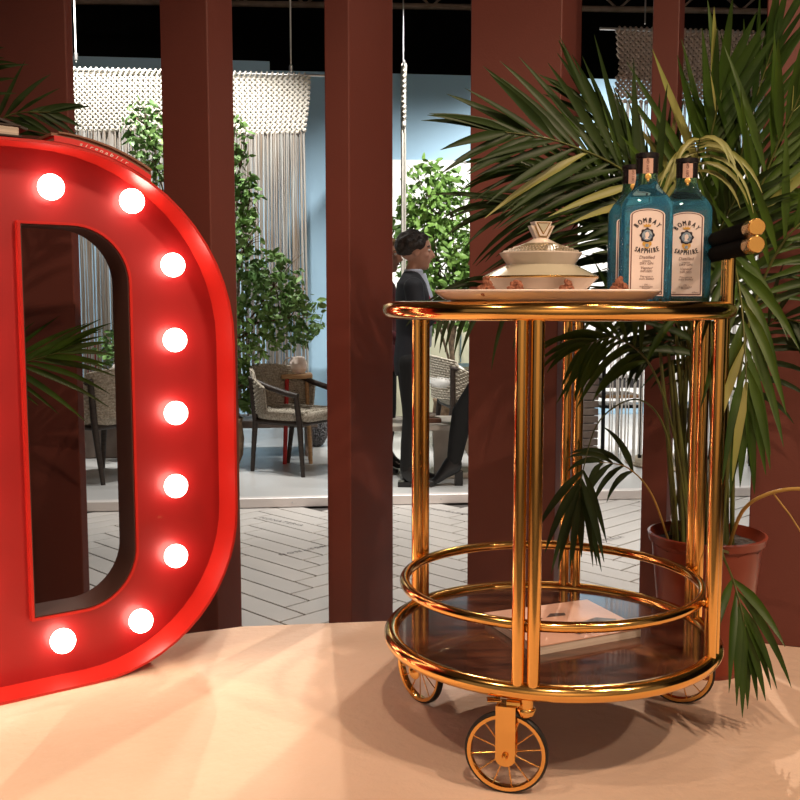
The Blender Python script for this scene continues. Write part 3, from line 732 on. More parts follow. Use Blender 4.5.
    mb = MB(); mb.prism([(.0095 * math.sin(2 * PI * k / 32), yf - .0009, ey - .006 + .010 * math.cos(2 * PI * k / 32)) for k in range(32)], (0, 0, 0), (0, .0004, 0)); mb.build('crest_disc', M_crestblue, lb)
    mb = MB(); prof = [(-.001, .0062), (.0015, .006), (.003, .0042), (.0032, .002), (.0046, .0004), (.0034, 0), (.0030, -.0022), (.0012, -.003), (.0016, -.0052), (.0045, -.0070), (-.0045, -.0070), (-.0028, -.004), (-.0038, .000), (-.0034, .0045)]
    mb.prism([(x, yf - .0012, ey - .006 + z) for x, z in prof], (0, 0, 0), (0, .0004, 0)); fixn(mb.build('crest_profile', M_label, lb))
    mb = MB()
    mb.prism([(x, yf - .0008, ey + .0095 + z) for x, z in [(-.006, 0), (.006, 0), (.0075, .005), (.004, .0028), (.0025, .0065), (0, .0035), (-.0025, .0065), (-.004, .0028), (-.0075, .005)]], (0, 0, 0), (0, .0004, 0))
    mb.prism([(.0058 * math.sin(2 * PI * k / 20), yf - .0010, ey - .0245 + .0058 * math.cos(2 * PI * k / 20)) for k in range(20)], (0, 0, 0), (0, .0004, 0))
    for sx in (-1, 1): mb.prism([(sx * .0055 + .003 * math.sin(2 * PI * k / 12), yf - .0008, ey - .0215 + .004 * math.cos(2 * PI * k / 12)) for k in range(12)], (0, 0, 0), (0, .0004, 0))
    fixn(mb.build('crest_gilding', M_crestgold, lb, kind='stuff'))
    mb = MB(); mb.prism([(.0036 * math.sin(2 * PI * k / 8), yf - .0014, ey - .0245 + .0036 * math.cos(2 * PI * k / 8)) for k in range(8)], (0, 0, 0), (0, .0004, 0)); mb.build('crest_gem', M_crestblue, lb)
    root.location = (b.x, b.y, ZS); root.rotation_euler = (0, 0, R(rz))
    return root
bottle(644, 1.915, 0.2815, -9, 'front blue glass gin bottle with arched label, nearest and tallest')
bottle(683.5, 1.985, 0.2815, -12, 'blue glass gin bottle at right of the trio, beside the handle')
bottle(630, 2.08, 0.2815, -10, 'rear blue glass gin bottle at left, half behind the front one')

# magazines on the lower shelf
zb = ZLOW + 0.003
q1, q2, q3, q4 = G(484, 612, zb + .02), G(577, 595, zb + .02), G(642, 627, zb + .02), G(536, 650, zb + .012)
mg = thing('magazine', 'thick magazine with pink cover lying on the lower trolley shelf', 'magazine', ((q1 + q3) / 2).xy.to_3d())
def slab(c4, z0, z1, name, m, parent, inset=0.0):
    ctr = sum(c4, V()) / 4; pts = [p + (ctr - p) * inset for p in c4]
    mb = MB().prism([V((p.x, p.y, z0)) for p in pts], (0, 0, z0), (0, 0, z1)); return fixn(mb.build(name, m, parent))
cc = (q1 + q3) / 2; e1 = (q3 - q4); e2 = (q1 - q4)
c4 = [q4, q3, q3 + e2 * .92, q1]
slab(c4, zb, zb + .0165, 'page_block', M_page, mg, .015)
cv = slab(c4, zb + .0165, zb + .0185, 'cover', M_mag, mg)
def onc(u, v, z=zb + .0187): p = q4 + e1 * u + e2 * v; return V((p.x, p.y, z))
mb = MB()
mb.prism([onc(.42, .62), onc(.60, .60), onc(.62, .66), onc(.50, .70)], (0, 0, 0), (0, 0, .0004))
mb.prism([onc(.30, .64), onc(.38, .62), onc(.37, .60), onc(.28, .58)], (0, 0, 0), (0, 0, .0004))
mb.prism([onc(.45, .10), onc(.85, .16), onc(.93, .30), onc(.80, .42), onc(.55, .34), onc(.40, .22)], (0, 0, 0), (0, 0, .0004))
mb.prism([onc(.03, .40), onc(.12, .45), onc(.10, .60), onc(.04, .55)], (0, 0, 0), (0, 0, .0004))
fixn(mb.build('cover_print', M_magd, mg))
q5 = G(478, 610, zb + .008)

# ================================================================== BOOTH FURNISHINGS
BX, BY = V((BC, BS, 0)), V((-BS, BC, 0))
def BP(px, py, yl):               # ray onto the booth plane at local depth yl -> local (x, z above booth floor)
    r = ray(px, py); o = V((0, 0, CH)); p0 = B(0, yl); t = (p0 - o).dot(BY) / r.dot(BY); p = o + r * t - p0
    return p.dot(BX), p.z

def macrame(x0, x1, zt, zb_, zend, yl, name_label, rope, strm, Mx, nstr, pitch=0.041, taper=0.03, rr=0.0125, seed=1):
    rn = random.Random(seed)
    root = thing('macrame_curtain', name_label, 'curtain', Mx @ V(((x0 + x1) / 2, 0, zend)))
    MB().tube([Mx @ V((x0 - .12, 0, zt + .012)), Mx @ V((x1 + .12, 0, zt + .012))], 0.010, 10).build('rod', M_steel, root)
    W_, H_ = x1 - x0, zt - zb_; net = MB()
    def pt(u, v):        # u along, v down
        k = 1 - taper * v / H_
        x = (x0 + x1) / 2 + (u - W_ / 2) * k + .008 * math.sin(v * 9 + u * 3)
        return x, zt - v - .010 * math.sin(u * 5)
    n = int((W_ + H_) / pitch)
    for fam in (0, 1):
        for i in range(-int(H_ / pitch), int(W_ / pitch) + 1):
            pts = []; st = pitch / 2; j = 0; v = 0.0
            while v <= H_ + 1e-6:
                u = i * pitch + (v if fam == 0 else H_ - v)
                if 0 <= u <= W_:
                    x, z = pt(u, v); pts.append(Mx @ V((x, (.008 if (j + fam) % 2 else -.008), z)))
                elif len(pts) > 1: break
                v += st; j += 1
            if len(pts) > 1: net.tube(pts, rr, 5, cap=False)
    m_ = int(W_ / pitch)
    for i in range(m_):
        x, z = pt(i * pitch, 0); x += pitch / 2
        net.tube([Mx @ V((x + .014 * math.cos(a) * .3, .018 * math.sin(a), zt + .008 + .020 * math.cos(a))) for a in [2 * PI * k / 8 for k in range(8)]], 0.008, 5, closed=True)
        x2, z2 = pt(i * pitch, H_); net.sphere(Mx @ V((x2, 0, z2 - .005)), 0.017, 6, 5)
    net.build('knotted_header', rope, root, kind='stuff')
    sm = MB()
    for i in range(nstr):
        u = W_ * (i + rn.uniform(-.3, .3)) / nstr; x, z = pt(min(max(u, .02), W_ - .02), H_)
        e = zend + rn.uniform(0, .10); dx = rn.uniform(-.012, .012); yy = rn.uniform(-.015, .015)
        sm.tube([Mx @ V((x, yy, z)), Mx @ V((x + dx, yy, (z + e) / 2)), Mx @ V((x + dx * 1.5, yy, e))], rn.uniform(.0035, .0075), 4, cap=False)
    sm.build('hanging_strings', strm, root, kind='stuff')
    return root
def Mlocal(yl): return MBOOTH @ Matrix.Translation((0, yl, 0))
yl = 1.7
xa, za = BP(73, 67, yl); xb, zb2 = BP(311, 81, yl); _, zc2 = BP(200, 131, yl)
macrame(xa - .35, xb, (za + zb2) / 2, zc2, 0.30, yl, 'white macrame curtain with long fringe at left, behind the ficus tree', M_rope, M_ropem, Mlocal(yl), 230)
for px, top, lab in ((76, 62, 'thin steel cable holding the left end of the white macrame curtain'), (291, 74, 'thin steel cable holding the right part of the white macrame curtain')):
    x, z = BP(px, top, yl); m = MB(); m.tube([B(x, yl, z), B(x, yl, 5.0)], 0.006, 6)
    o = tag(m.build('hanging_cable', M_linen), lab, 'cable'); m = MB(); m.lathe([(0, -.02), (.016, -.012), (.016, .03), (.006, .045)], B(x, yl, z + .03), 8); m.build('hook', M_steel, o)
yl = 0.75
xa, za = BP(616, 30, yl); xb, zb2 = BP(762, 36, yl); _, zc2 = BP(680, 101, yl)
macrame(xa, xb + .3, (za + zb2) / 2, zc2, 0.02, yl, 'brownish macrame curtain with fringe at upper right, behind the palm', M_roped, M_linen, Mlocal(yl), 60, pitch=0.040, taper=0.01, rr=0.0105, seed=3)
x, z = BP(645, 24, yl); m = MB(); m.tube([B(x, yl, z), B(x, yl, 5.0)], 0.006, 6)
tag(m.build('hanging_cable', M_steel), 'steel chain cable above the brownish macrame curtain', 'cable')
# curtain seen almost edge-on in the middle gap
ye = 1.9; xe, ze = BP(404, 66, ye); _, ze2 = BP(404, 124, ye)
Me = MBOOTH @ Matrix.Translation((xe, ye, 0)) @ Matrix.Rotation(R(84), 4, 'Z')
macrame(0.0, 1.0, ze, ze2, 0.5, ye, 'macrame curtain seen edge-on beside the central column', M_rope, M_rope, Me, 40, seed=5)
m = MB(); m.tube([B(xe, ye + .05, ze), B(xe, ye + .05, 5.0)], 0.006, 6)
tag(m.build('hanging_cable', M_steel), 'steel cable above the edge-on macrame curtain', 'cable')

# woven armchair (local: +x forward, +y left)
def armchair(label, cushion=None, back_cushion=False):
    root = thing('woven_armchair', label, 'chair', (0, 0, 0), 'woven armchairs in the booth')
    for sx, sy in ((1, 1), (1, -1), (-1, 1), (-1, -1)):
        m = MB()
        if sx > 0: pts = [(0.245, sy * .255, 0), (0.225, sy * .265, .38), (0.205, sy * .285, .60)]
        else: pts = [(-0.275, sy * .235, 0), (-0.225, sy * .250, .40), (-0.235, sy * .285, .72)]
        m.tube(pts, [0.016, 0.024, 0.021], 10); m.build('leg', M_chairw, root)
    for sy in (1, -1):
        m = MB(); m.tube([(-0.25, sy * .288, .715), (-.05, sy * .295, .655), (.12, sy * .292, .615), (0.225, sy * .287, .600)], [0.018, .021, .023, .020], 10); m.build('armrest', M_chairw, root)
    m = MB()
    for a, b in (((.225, -.25, .39), (.225, .25, .39)), ((-.225, -.24, .39), (-.225, .24, .39)), ((-.225, .25, .39), (.225, .255, .39)), ((-.225, -.25, .39), (.225, -.255, .39))): m.tube([a, b], 0.02, 8)
    m.build('seat_frame', M_chairw, root)
    m = MB(); vs = []; n = 40
    prof = [(.94, .400), (1.0, .415), (1.02, .44), (1.0, .465), (.92, .478), (.5, .472), (0.0, .468)]
    for q, z in prof:
        for k in range(n):
            a = 2 * PI * k / n; ca, sa = math.cos(a), math.sin(a); e = .5
            vs.append(V((math.copysign(abs(ca) ** e, ca) * .275 * q + .01, math.copysign(abs(sa) ** e, sa) * .27 * q, z - (.012 if q < .6 else 0))))
    m.add(vs, [(i * n + k, i * n + (k + 1) % n, (i + 1) * n + (k + 1) % n, (i + 1) * n + k) for i in range(len(prof) - 1) for k in range(n)], True)
    m.add(vs[:n], [tuple(range(n - 1, -1, -1))]); seat = m.build('woven_seat', M_weave, root)
    wv = MB()
    for i in range(15):      # cords across the seat
        y = -.24 + i * .48 / 14
        wv.tube([(-.25 + .012 * j, y + .004 * (-1) ** j, .478 + .006 * ((i + j) % 2) - (.010 if 4 < j < 38 else .004)) for j in range(0, 43)], 0.0065, 4, cap=False)
    wv.build('cord_weave', M_weave, seat, kind='stuff')
    # wrap-round back: rows of cord woven over the posts
    m = MB(); rows, cols = 9, 36
    def bp(u, v, off):
        a = R(-88 + 176 * u); r = 0.300 + .03 * v + off
        x = -.05 - r * .92 * math.cos(a); y = r * math.sin(a) * 1.0
        h = .455 + .345 * v * (0.55 + .45 * math.cos(a) if abs(a) > 1.1 else 1 - .12 * (abs(a) / 1.1) ** 2)
        return V((x, y, h))
    vs = [bp(i / cols, j / rows, 0.0) for j in range(rows + 1) for i in range(cols + 1)] + [bp(i / cols, j / rows, .014) for j in range(rows + 1) for i in range(cols + 1)]
    w1 = cols + 1; h1 = (rows + 1) * w1; fs = []
    for j in range(rows):
        for i in range(cols):
            a = j * w1 + i; fs.append((a, a + 1, a + 1 + w1, a + w1)); fs.append((h1 + a, h1 + a + w1, h1 + a + 1 + w1, h1 + a + 1))
    for i in range(cols):
        a = i; fs.append((a, h1 + a, h1 + a + 1, a + 1)); a = rows * w1 + i; fs.append((a, a + 1, h1 + a + 1, h1 + a))
    for j in range(rows):
        a = j * w1; fs.append((a, a + w1, h1 + a + w1, h1 + a)); a += cols; fs.append((a, h1 + a, h1 + a + w1, a + w1))
    m.add(vs, fs, True); back = fixn(m.build('woven_back', M_weave, root))
    wv = MB()
    for j in range(17):
        wv.tube([bp(i / 50, j / 16, (.018 if (i + j) % 2 else .008)) for i in range(51)], .0075, 4, cap=False)
        wv.tube([bp(i / 50, j / 16, (-.004 if (i + j) % 2 else .003)) for i in range(51)], .0065, 4, cap=False)
    wv.build('cord_weave', M_weave, back, kind='stuff')
    if cushion:
        m = MB(); vs = []
        m.sphere((0.0, 0, .53), 1, 24, 14, scale=(.25, .25, .075)); m.build('seat_cushion', cushion, root)
    return root
fb, ff, fr = G(254, 472, ZB), G(308, 478, ZB), G(279, 462, ZB)
ctr = (ff + fr) / 2
ch1 = armchair('woven armchair with dark wooden legs and arms, between the letter and the central column')
ch1.location = (ctr.x + .035, ctr.y, ZB); ch1.rotation_euler = (0, 0, R(-31)); ch1.scale = (.92, .92, .97)
ch2 = armchair('woven armchair with white cushion seen through the hole of the letter', M_linen)
g = G(97, 480, ZB); ch2.location = (g.x - .02, g.y + .15, ZB); ch2.rotation_euler = (0, 0, R(150))
ch3 = copy_tree(ch2); ch3['label'] = 'woven armchair with white cushion behind the low pale table, beside the boots'
g = G(478, 455, ZB); ch3.location = (g.x - .03, g.y + .3, ZB); ch3.rotation_euler = (0, 0, R(10))
m = MB(); vs = []
M3 = Matrix.Translation(ch2.location) @ Matrix.Rotation(R(150), 4, 'Z')
m.sphere((0, 0, 0), 1, 20, 12, M=M3 @ Matrix.Translation((-.30, -.02, .79)) @ Matrix.Rotation(R(8), 4, 'Y'), scale=(.05, .17, .06))
tag(m.build('linen_throw', M_linen), 'white linen throw over the back of the armchair seen through the letter', 'throw')
M3 = Matrix.Translation(ch3.location) @ Matrix.Rotation(R(10), 4, 'Z')
m = MB(); m.sphere((0, 0, 0), 1, 20, 12, M=M3 @ Matrix.Translation((-.20, 0, .60)) @ Matrix.Rotation(R(-10), 4, 'Y'), scale=(.16, .27, .13))
tag(m.build('white_cushion', M_linen), 'plump white cushion on the armchair behind the low pale table', 'cushion')

# things behind the armchair
def btable(px, py, yl_, w_, d_, h_, label, mm, th=.04):
    x, _ = BP(px, py, yl_); root = thing('low_table', label, 'table', B(x, yl_, 0))
    MB().bbox((0, 0, 0), (w_, d_, th), .005, M=Matrix.Translation(B(x, yl_, h_ - th / 2)) @ Matrix.Rotation(BA, 4, 'Z')).build('tabletop', mm, root)
    return root, x
rt, x = btable(262, 430, 1.86, 0.9, 0.5, 0.30, 'long grey low bench behind the woven armchair at left', M_greyslat, .06)
for sx in (-.38, .38):
    MB().bbox((sx, 0, 0), (.06, .42, .24), .005, M=Matrix.Translation(B(x, 1.86, .12)) @ Matrix.Rotation(BA, 4, 'Z')).build('leg', M_greyslat, rt)
x, _ = BP(297, 400, 1.38)
wc = thing('wooden_stool', 'light wooden stool with one crimson leg behind the woven armchair', 'stool', B(x, 1.38, 0))
for sx in (-1, 1):
    for sy in (-1, 1): MB().tube([B(x + sx * .10, 1.38 + sy * .10, 0), B(x + sx * .075, 1.38 + sy * .075, .66)], .016, 8).build('leg', M_crimson if sx < 0 and sy < 0 else M_tan, wc)
MB().bbox((0, 0, 0), (.24, .22, .035), .008, M=Matrix.Translation(B(x, 1.38, .675)) @ Matrix.Rotation(BA, 4, 'Z')).build('seat', M_tan, wc)
m = MB(); m.lathe([(0, 0), (.05, 0), (.072, .04), (.075, .08), (.052, .125), (.045, .13), (.040, .125)], B(x + .01, 1.38, .693), 24)
jg = m.build('white_jug', M_plate); tag(jg, 'small white ceramic jug standing on the light wooden stool', 'jug')
m = MB(); m.tube([B(x - .05 - .045 * math.sin(a), 1.38, .75 - .045 * math.cos(a) + .02) for a in [PI * k / 8 for k in range(9)]], .007, 8); m.build('handle', M_plate, jg)
g = G(316, 447, ZB); rn = random.Random(4)
m = MB(); c = V((g.x, g.y + .05, ZB + .17))
for k in range(900):
    d = V((rn.gauss(0, 1), rn.gauss(0, 1), rn.gauss(0, 1))).normalized(); d2 = (d + V((rn.gauss(0, .3), rn.gauss(0, .3), -.3))).normalized()
    p = c + V((d.x * .085, d.y * .085, d.z * .15)); m.tube([p, p + d2 * .02, p + d2 * .02 + V((0, 0, -.012))], [.008, .006, .002], 4, cap=False)
pf = MB().sphere(c, .1, 18, 12, scale=(.85, .85, 1.65)).build('wool_pouf', M_fuzz); tag(pf, 'small shaggy grey wool pouf beside the woven armchair seat', 'pouf')
m.build('wool_tufts', M_fuzz, pf, kind='stuff')
x, _ = BP(91, 360, 1.9)
m = MB(); m.bbox((0, 0, 0), (.10, .10, .36), .01, M=Matrix.Translation(B(x, 1.9, .72)) @ Matrix.Rotation(BA, 4, 'Z'))
ln = m.build('tall_box', M_crimson); tag(ln, 'crimson box with light wooden edge seen through the hole of the letter', 'box')
MB().bbox((.065, 0, 0), (.03, .11, .38), .005, M=Matrix.Translation(B(x, 1.9, .72)) @ Matrix.Rotation(BA, 4, 'Z')).build('wooden_edge', M_tan, ln)
m = MB(); m.bbox((0.02, 0, 0), (.4, .34, .54), .01, M=Matrix.Translation(B(x, 1.9, .27)) @ Matrix.Rotation(BA, 4, 'Z')); tag(m.build('side_cabinet', M_greyslat), 'grey side cabinet under the crimson box, behind the letter', 'cabinet')

# low pale table with panel legs, book on it
near_y = 427; r = ray(445, near_y); t = (ZB + .39 - CH) / r.z; pt_ = V((0, 0, CH)) + r * t
ylt = (pt_ - B(0, 0)).dot(BY) + .38; xlt = (pt_ - B(0, 0)).dot(BX)
lt = thing('low_table', 'pale wooden low table on splayed panel legs, behind the boots', 'table', B(xlt, ylt, 0))
MT = Matrix.Translation(B(xlt + .12, ylt, 0)) @ Matrix.Rotation(BA, 4, 'Z')
for k in range(4): MB().bbox((0, -.225 + .15 * k, .372), (1.0, .147, .036), .003, M=MT).build('plank', M_palewood, lt)
for sx in (-1, 1):
    MB().prism([(sx * .02 + dx, -.22, z) for dx, z in ((-.10 + sx * .06, .35), (.10 + sx * .06, .35), (.12 + sx * .14, 0), (-.0 + sx * .14, 0))], (0, 0, 0), (0, .05, 0), M=MT).build('leg', M_palewood, lt)
MB().bbox((0, -.2, .02), (.5, .05, .03), .003, M=MT).build('stretcher', M_palewood, lt)
m = MB(); m.bbox((-.20, -.1, .408), (.18, .12, .032), .004, M=MT)
b_ = tag(m.build('closed_book', M_bookbrn), 'closed book lying at the left of the pale low table', 'book')
MB().sphere((-.19, -.1, .442), 1, 14, 8, M=MT, scale=(.05, .04, .02)).build('white_cloth', M_linen, b_)

# right gap: slatted counter, black frame shelves, rug
x1c, _ = BP(600, 400, 1.15); _, hct = BP(596, 334, 1.15)
ct = thing('slatted_counter', 'grey brown slatted counter with dark top behind the back trolley leg', 'counter', B(x1c - .36, 1.4, 0))
Mc = Matrix.Translation(B(x1c - .36, 1.4, 0)) @ Matrix.Rotation(BA, 4, 'Z')
MB().bbox((0, .02, (hct - .04) / 2), (.66, .46, hct - .04), .004, M=Mc).build('body', M_greyslat, ct)
ns = 16
for k in range(ns): MB().bbox((0, -.235, (k + .5) * (hct - .04) / ns), (.70, .03, (hct - .04) / ns - .006), .004, M=Mc).build('slat', M_greyslat, ct)
MB().bbox((0, 0, hct - .018), (.74, .56, .036), .004, M=Mc).build('countertop', M_chairw, ct)
sh = thing('frame_shelf', 'black metal frame shelf beside the slatted counter, behind the palm', 'shelf', B(x1c + .2, 1.35, 0))
_, hs = BP(604, 334, 1.2)
xs = [BP(603.5, 400, 1.2)[0], BP(620, 400, 1.5)[0], BP(641, 400, 1.2)[0]]
for i, x in enumerate(xs): MB().bbox((0, 0, 0), (.026, .026, hs - (.12 if i == 1 else 0)), .003, M=Matrix.Translation(B(x, 1.2 + (.35 if i == 1 else 0), (hs - (.12 if i == 1 else 0)) / 2)) @ Matrix.Rotation(BA, 4, 'Z')).build('post', M_blackm, sh)
for z, mm, nm in ((.66, M_white, 'shelf_board'), (.60, M_seatp, 'shelf_pad'), (.50, M_tan, 'shelf_board'), (.42, M_blackm, 'rail')):
    MB().bbox((0, 0, 0), (xs[2] - xs[0] + .02, .34, .025 if mm is not M_seatp else .06), .004, M=Matrix.Translation(B((xs[0] + xs[2]) / 2, 1.38, z)) @ Matrix.Rotation(BA, 4, 'Z')).build(nm, mm, sh)
MB().bbox((0, 0, 0), (.10, .03, .02), .003, M=Matrix.Translation(B(xs[0] + .02, 1.2, hs)) @ Matrix.Rotation(BA, 4, 'Z')).build('bracket', M_blackm, sh)
g = G(668, 466, ZB + .01); m = MB(); m.lathe([(0, 0), (.42, 0), (.425, .006), (.42, .012), (0, .012)], (g.x + .15, g.y + .2, ZB), 48)
tag(m.build('round_rug', M_rug), 'round beige rug on the booth floor behind the palm pot', 'rug')
for i, px in enumerate((742, 682)):
    g = G(px, 470, ZB); rt = thing('side_stool', ['white round stool behind the palm fronds at right', 'dark round stool behind the palm stems'][i], 'stool', (g.x, g.y + .3, ZB))
    c = V((g.x, g.y + .3, ZB))
    MB().lathe([(0, .40), (.17, .40), (.18, .42), (.17, .45), (0, .455)], c, 28).build('seat', M_white if i == 0 else M_blackm, rt)
    for k in range(4):
        a = PI / 4 + k * PI / 2; MB().tube([c + V((.13 * math.cos(a), .13 * math.sin(a), .40)), c + V((.17 * math.cos(a), .17 * math.sin(a), 0))], .011, 8).build('leg', M_blackm, rt)

# ================================================================== TREES IN THE BOOTH
def ficus(px, Y, label, blobs, n, size, seed, pot=True, mm=None, trunk_top=None):
    rn = random.Random(seed); g = G(px, 470, ZB); base = V(((px - 400) / F * (Y * .995 + .1), Y, ZB))
    root = thing('ficus_tree', label, 'tree', base)
    if pot:
        MB().lathe([(0, 0), (.13, 0), (.17, .10), (.18, .22), (.165, .34), (.175, .38), (.16, .38), (.15, .33), (0, .33)], base, 28, sharp=False).build('jute_pot', M_jute, root)
        MB().lathe([(0, .335), (.15, .335)], base, 20).build('soil', M_soil, root)
    br = MB(); top = []
    for (bx, by, rx, rz, dep) in blobs:
        c = P(bx, by, Y + dep); top.append((c, rx * Y / F, rz * Y / F))
    hub = base + V((0, 0, .55))
    MB().tube([base + V((0, 0, .3)), base + V((.01, 0, .6)), base + V((-.01, .01, .95)), base + V((.02, 0, 1.3))], [.028, .024, .020, .014], 10).build('trunk', M_bark, root)
    for c, rx, rz in top:
        a = base + V((0, 0, rn.uniform(.6, 1.2))); a.z = min(a.z, c.z)
        br.tube([a, (a + c) / 2 + V((rn.uniform(-.05, .05), 0, -.04)), c], [.012, .009, .005], 6)
        for k in range(10):
            d = V((rn.uniform(-1, 1) * rx, rn.uniform(-.5, .5) * rx, rn.uniform(-1, 1) * rz)); br.tube([c, c + d * .6 + V((0, 0, .02)), c + d], [.004, .003, .0015], 4)
    br.build('branches', M_bark, root, kind='stuff')
    lf = MB(); tot = sum(rx * rz for _, rx, rz in top)
    for c, rx, rz in top:
        for k in range(int(n * rx * rz / tot)):
            a = rn.uniform(0, 2 * PI); q = math.sqrt(rn.random()); dp = rn.uniform(-1, 1)
            p = c + V((math.cos(a) * q * rx, dp * min(rx, .35) * .8, math.sin(a) * q * rz))
            s = size * rn.uniform(.7, 1.25); d = V((rn.gauss(0, 1), rn.gauss(0, .8), rn.gauss(-.5, .7))).normalized()
            sd = d.cross(V((rn.gauss(0, 1), rn.gauss(0, 1), rn.gauss(0, .6)))).normalized(); nn = d.cross(sd)
            w_ = s * .24
            lf.add([p, p + d * s * .35 + sd * w_, p + d * s * .35 - sd * w_, p + d * s * .35 + nn * .006 * -1, p + d * s * .75 + sd * w_ * .7, p + d * s * .75 - sd * w_ * .7, p + d * s],
                   [(0, 1, 3), (0, 3, 2), (1, 4, 3), (3, 5, 2), (3, 4, 5), (4, 6, 5)], False)
    lf.build('foliage', mm or M_tree, root, kind='stuff')
    return root
ficus(220, 7.45, 'leafy ficus in a jute wrapped pot, before the white macrame curtain',
      [(240, 170, 10, 55, .1), (244, 250, 20, 35, 0), (275, 285, 30, 32, 0), (290, 318, 34, 30, .1), (250, 330, 22, 34, 0), (250, 200, 10, 26, .1), (145, 125, 20, 22, .1), (155, 160, 16, 24, .1), (150, 210, 14, 30, .2), (200, 250, 40, 60, .2), (242, 385, 16, 30, .1), (115, 350, 18, 22, .3)], 2500, .075, 3)
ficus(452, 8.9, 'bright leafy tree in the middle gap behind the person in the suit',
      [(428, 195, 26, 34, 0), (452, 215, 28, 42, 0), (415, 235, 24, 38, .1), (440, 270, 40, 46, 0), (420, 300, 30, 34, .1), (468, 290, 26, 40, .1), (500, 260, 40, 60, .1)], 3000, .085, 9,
      mm=mat('backlit_tree_leaf', (0.20, 0.36, 0.075), 0.5, color2=(0.09, 0.20, 0.04), vscale=3))  # leaf colour lightened to stand for light from behind

# ================================================================== PALMS
def catmull(pts, n):
    out = []; m = len(pts)
    for i in range(m - 1):
        p0, p1, p2, p3 = pts[max(i - 1, 0)], pts[i], pts[i + 1], pts[min(i + 2, m - 1)]
        for k in range(n):
            t = k / n
            out.append(0.5 * ((2 * p1) + (p2 - p0) * t + (2 * p0 - 5 * p1 + 4 * p2 - p3) * t * t + (3 * p1 - p0 - 3 * p2 + p3) * t ** 3))
    out.append(pts[-1]); return out
def leaflet(mb, base, d, nrm, L, W_, droop, curl=0.0):
    n = 7; d = d.normalized(); p = base.copy(); prev = None; vs = []
    side0 = d.cross(nrm).normalized(); dd = d.copy()
    for i in range(n + 1):
        t = i / n
        wdt = W_ * (0.25 + 2.6 * t if t < .28 else 1.0 - ((t - .28) / .72) ** 1.7) * .5 + .0004
        side = dd.cross(nrm); side = side.normalized() if side.length > 1e-4 else side0
        up = side.cross(dd).normalized()
        vs += [p - side * wdt - up * wdt * .0, p - up * wdt * .45, p + side * wdt]
        dd = (dd + V((0, 0, -droop / n)) + nrm * (curl / n)).normalized(); p = p + dd * (L / n)
    fs = []
    for i in range(n): a = i * 3; fs += [(a, a + 1, a + 4, a + 3), (a + 1, a + 2, a + 5, a + 4)]
    mb.add(vs, fs, True)
FR = random.Random(11)
def frond(root, pts, n, L, m, nrm=(0, -1, .25), W_=.018, droop=.8, start=.35, a0=62, a1=18, mstem=None, single=True, both=True, r=.005, jit=.12, lfall=.45, asym=1.0, pale=0.0):
    pts = [V(p) for p in pts]; c = catmull(pts, 8); N_ = len(c)
    st = MB().tube(c, [r * (1 - .8 * i / N_) for i in range(N_)], 6).build('frond', mstem or M_stem, root)
    nrm = V(nrm).normalized(); allb = MB()
    for i in range(n):
        t = start + (1 - start) * (i + .5) / n; f = t * (N_ - 1); k = min(int(f), N_ - 2); p = c[k].lerp(c[k + 1], f - k); tg = (c[k + 1] - c[k]).normalized()
        sd = tg.cross(nrm).normalized(); u = (i + .5) / n
        for s in ((1, -1) if both else ((1,) if i % 2 else (-1,))):
            a = R(a0 + (a1 - a0) * u + FR.uniform(-6, 6))
            nn = (nrm + V((FR.uniform(-jit, jit), FR.uniform(-jit, jit), FR.uniform(-jit, jit))) * 2).normalized()
            d = tg * math.cos(a) + sd * s * math.sin(a) + nrm * FR.uniform(-.15, .15)
            ll = L * (1 - lfall * abs(u - .35) ** 1.2 * 1.6) * FR.uniform(.85, 1.1) * (asym if s < 0 else 1)
            mm = M_leafy if FR.random() < pale else m
            mb = MB() if single else allb
            leaflet(mb, p, d, nn, ll, W_ * FR.uniform(.8, 1.15), droop * FR.uniform(.7, 1.3), FR.uniform(-.2, .2))
            if single: mb.build('leaflet', mm, st)
    if not single: allb.build('leaflets', m, st, kind='stuff')
    return st
PX, PY, PR = 0.722, 2.31, 0.136
pz = CH - 0.236 * 2.31
palm = thing('potted_palm', 'tall green palm in a terracotta plastic pot behind the trolley at right', 'plant', (PX, PY, 0))
H = pz
MB().lathe([(0, 0.0), (PR * .66, 0.0), (PR * .70, .012), (PR * .92, H - .026), (PR * .92, H - .020), (PR * .97, H - .018), (PR * .99, H - .004), (PR, H), (PR * .955, H + .002), (PR * .93, H - .010), (PR * .88, H - .03)], (PX, PY, 0), 56).build('pot', M_pot, palm)
so = MB(); n = 24; vs = [V((PX, PY, H - .022))]; rn = random.Random(2)
for q in (.3, .6, .93):
    for k in range(n): a = 2 * PI * k / n; vs.append(V((PX + PR * q * math.cos(a), PY + PR * q * math.sin(a), H - .026 + rn.uniform(-.006, .008))))
so.add(vs, [(0, 1 + k, 1 + (k + 1) % n) for k in range(n)] + [(1 + j * n + k, 1 + (j + 1) * n + k, 1 + (j + 1) * n + (k + 1) % n, 1 + j * n + (k + 1) % n) for j in range(2) for k in range(n)]); so.build('soil', M_soil, palm)
C0 = lambda dx=0, dy=0: (PX + dx, PY + dy, H - .03)
Pq = lambda *a: [P(x, y, Y) for x, y, Y in a]
fr = lambda first, pts, *a, **k: frond(palm, [first] + Pq(*pts), *a, **k)
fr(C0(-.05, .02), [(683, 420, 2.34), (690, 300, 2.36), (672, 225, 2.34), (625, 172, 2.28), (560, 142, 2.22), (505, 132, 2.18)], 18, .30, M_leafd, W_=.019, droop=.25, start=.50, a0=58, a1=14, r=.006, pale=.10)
fr(C0(-.06, -.02), [(680, 440, 2.32), (680, 330, 2.38), (640, 262, 2.42), (575, 218, 2.44), (505, 205, 2.44)], 16, .31, M_leafd, W_=.016, droop=.75, start=.45, a0=48, a1=12, r=.006)
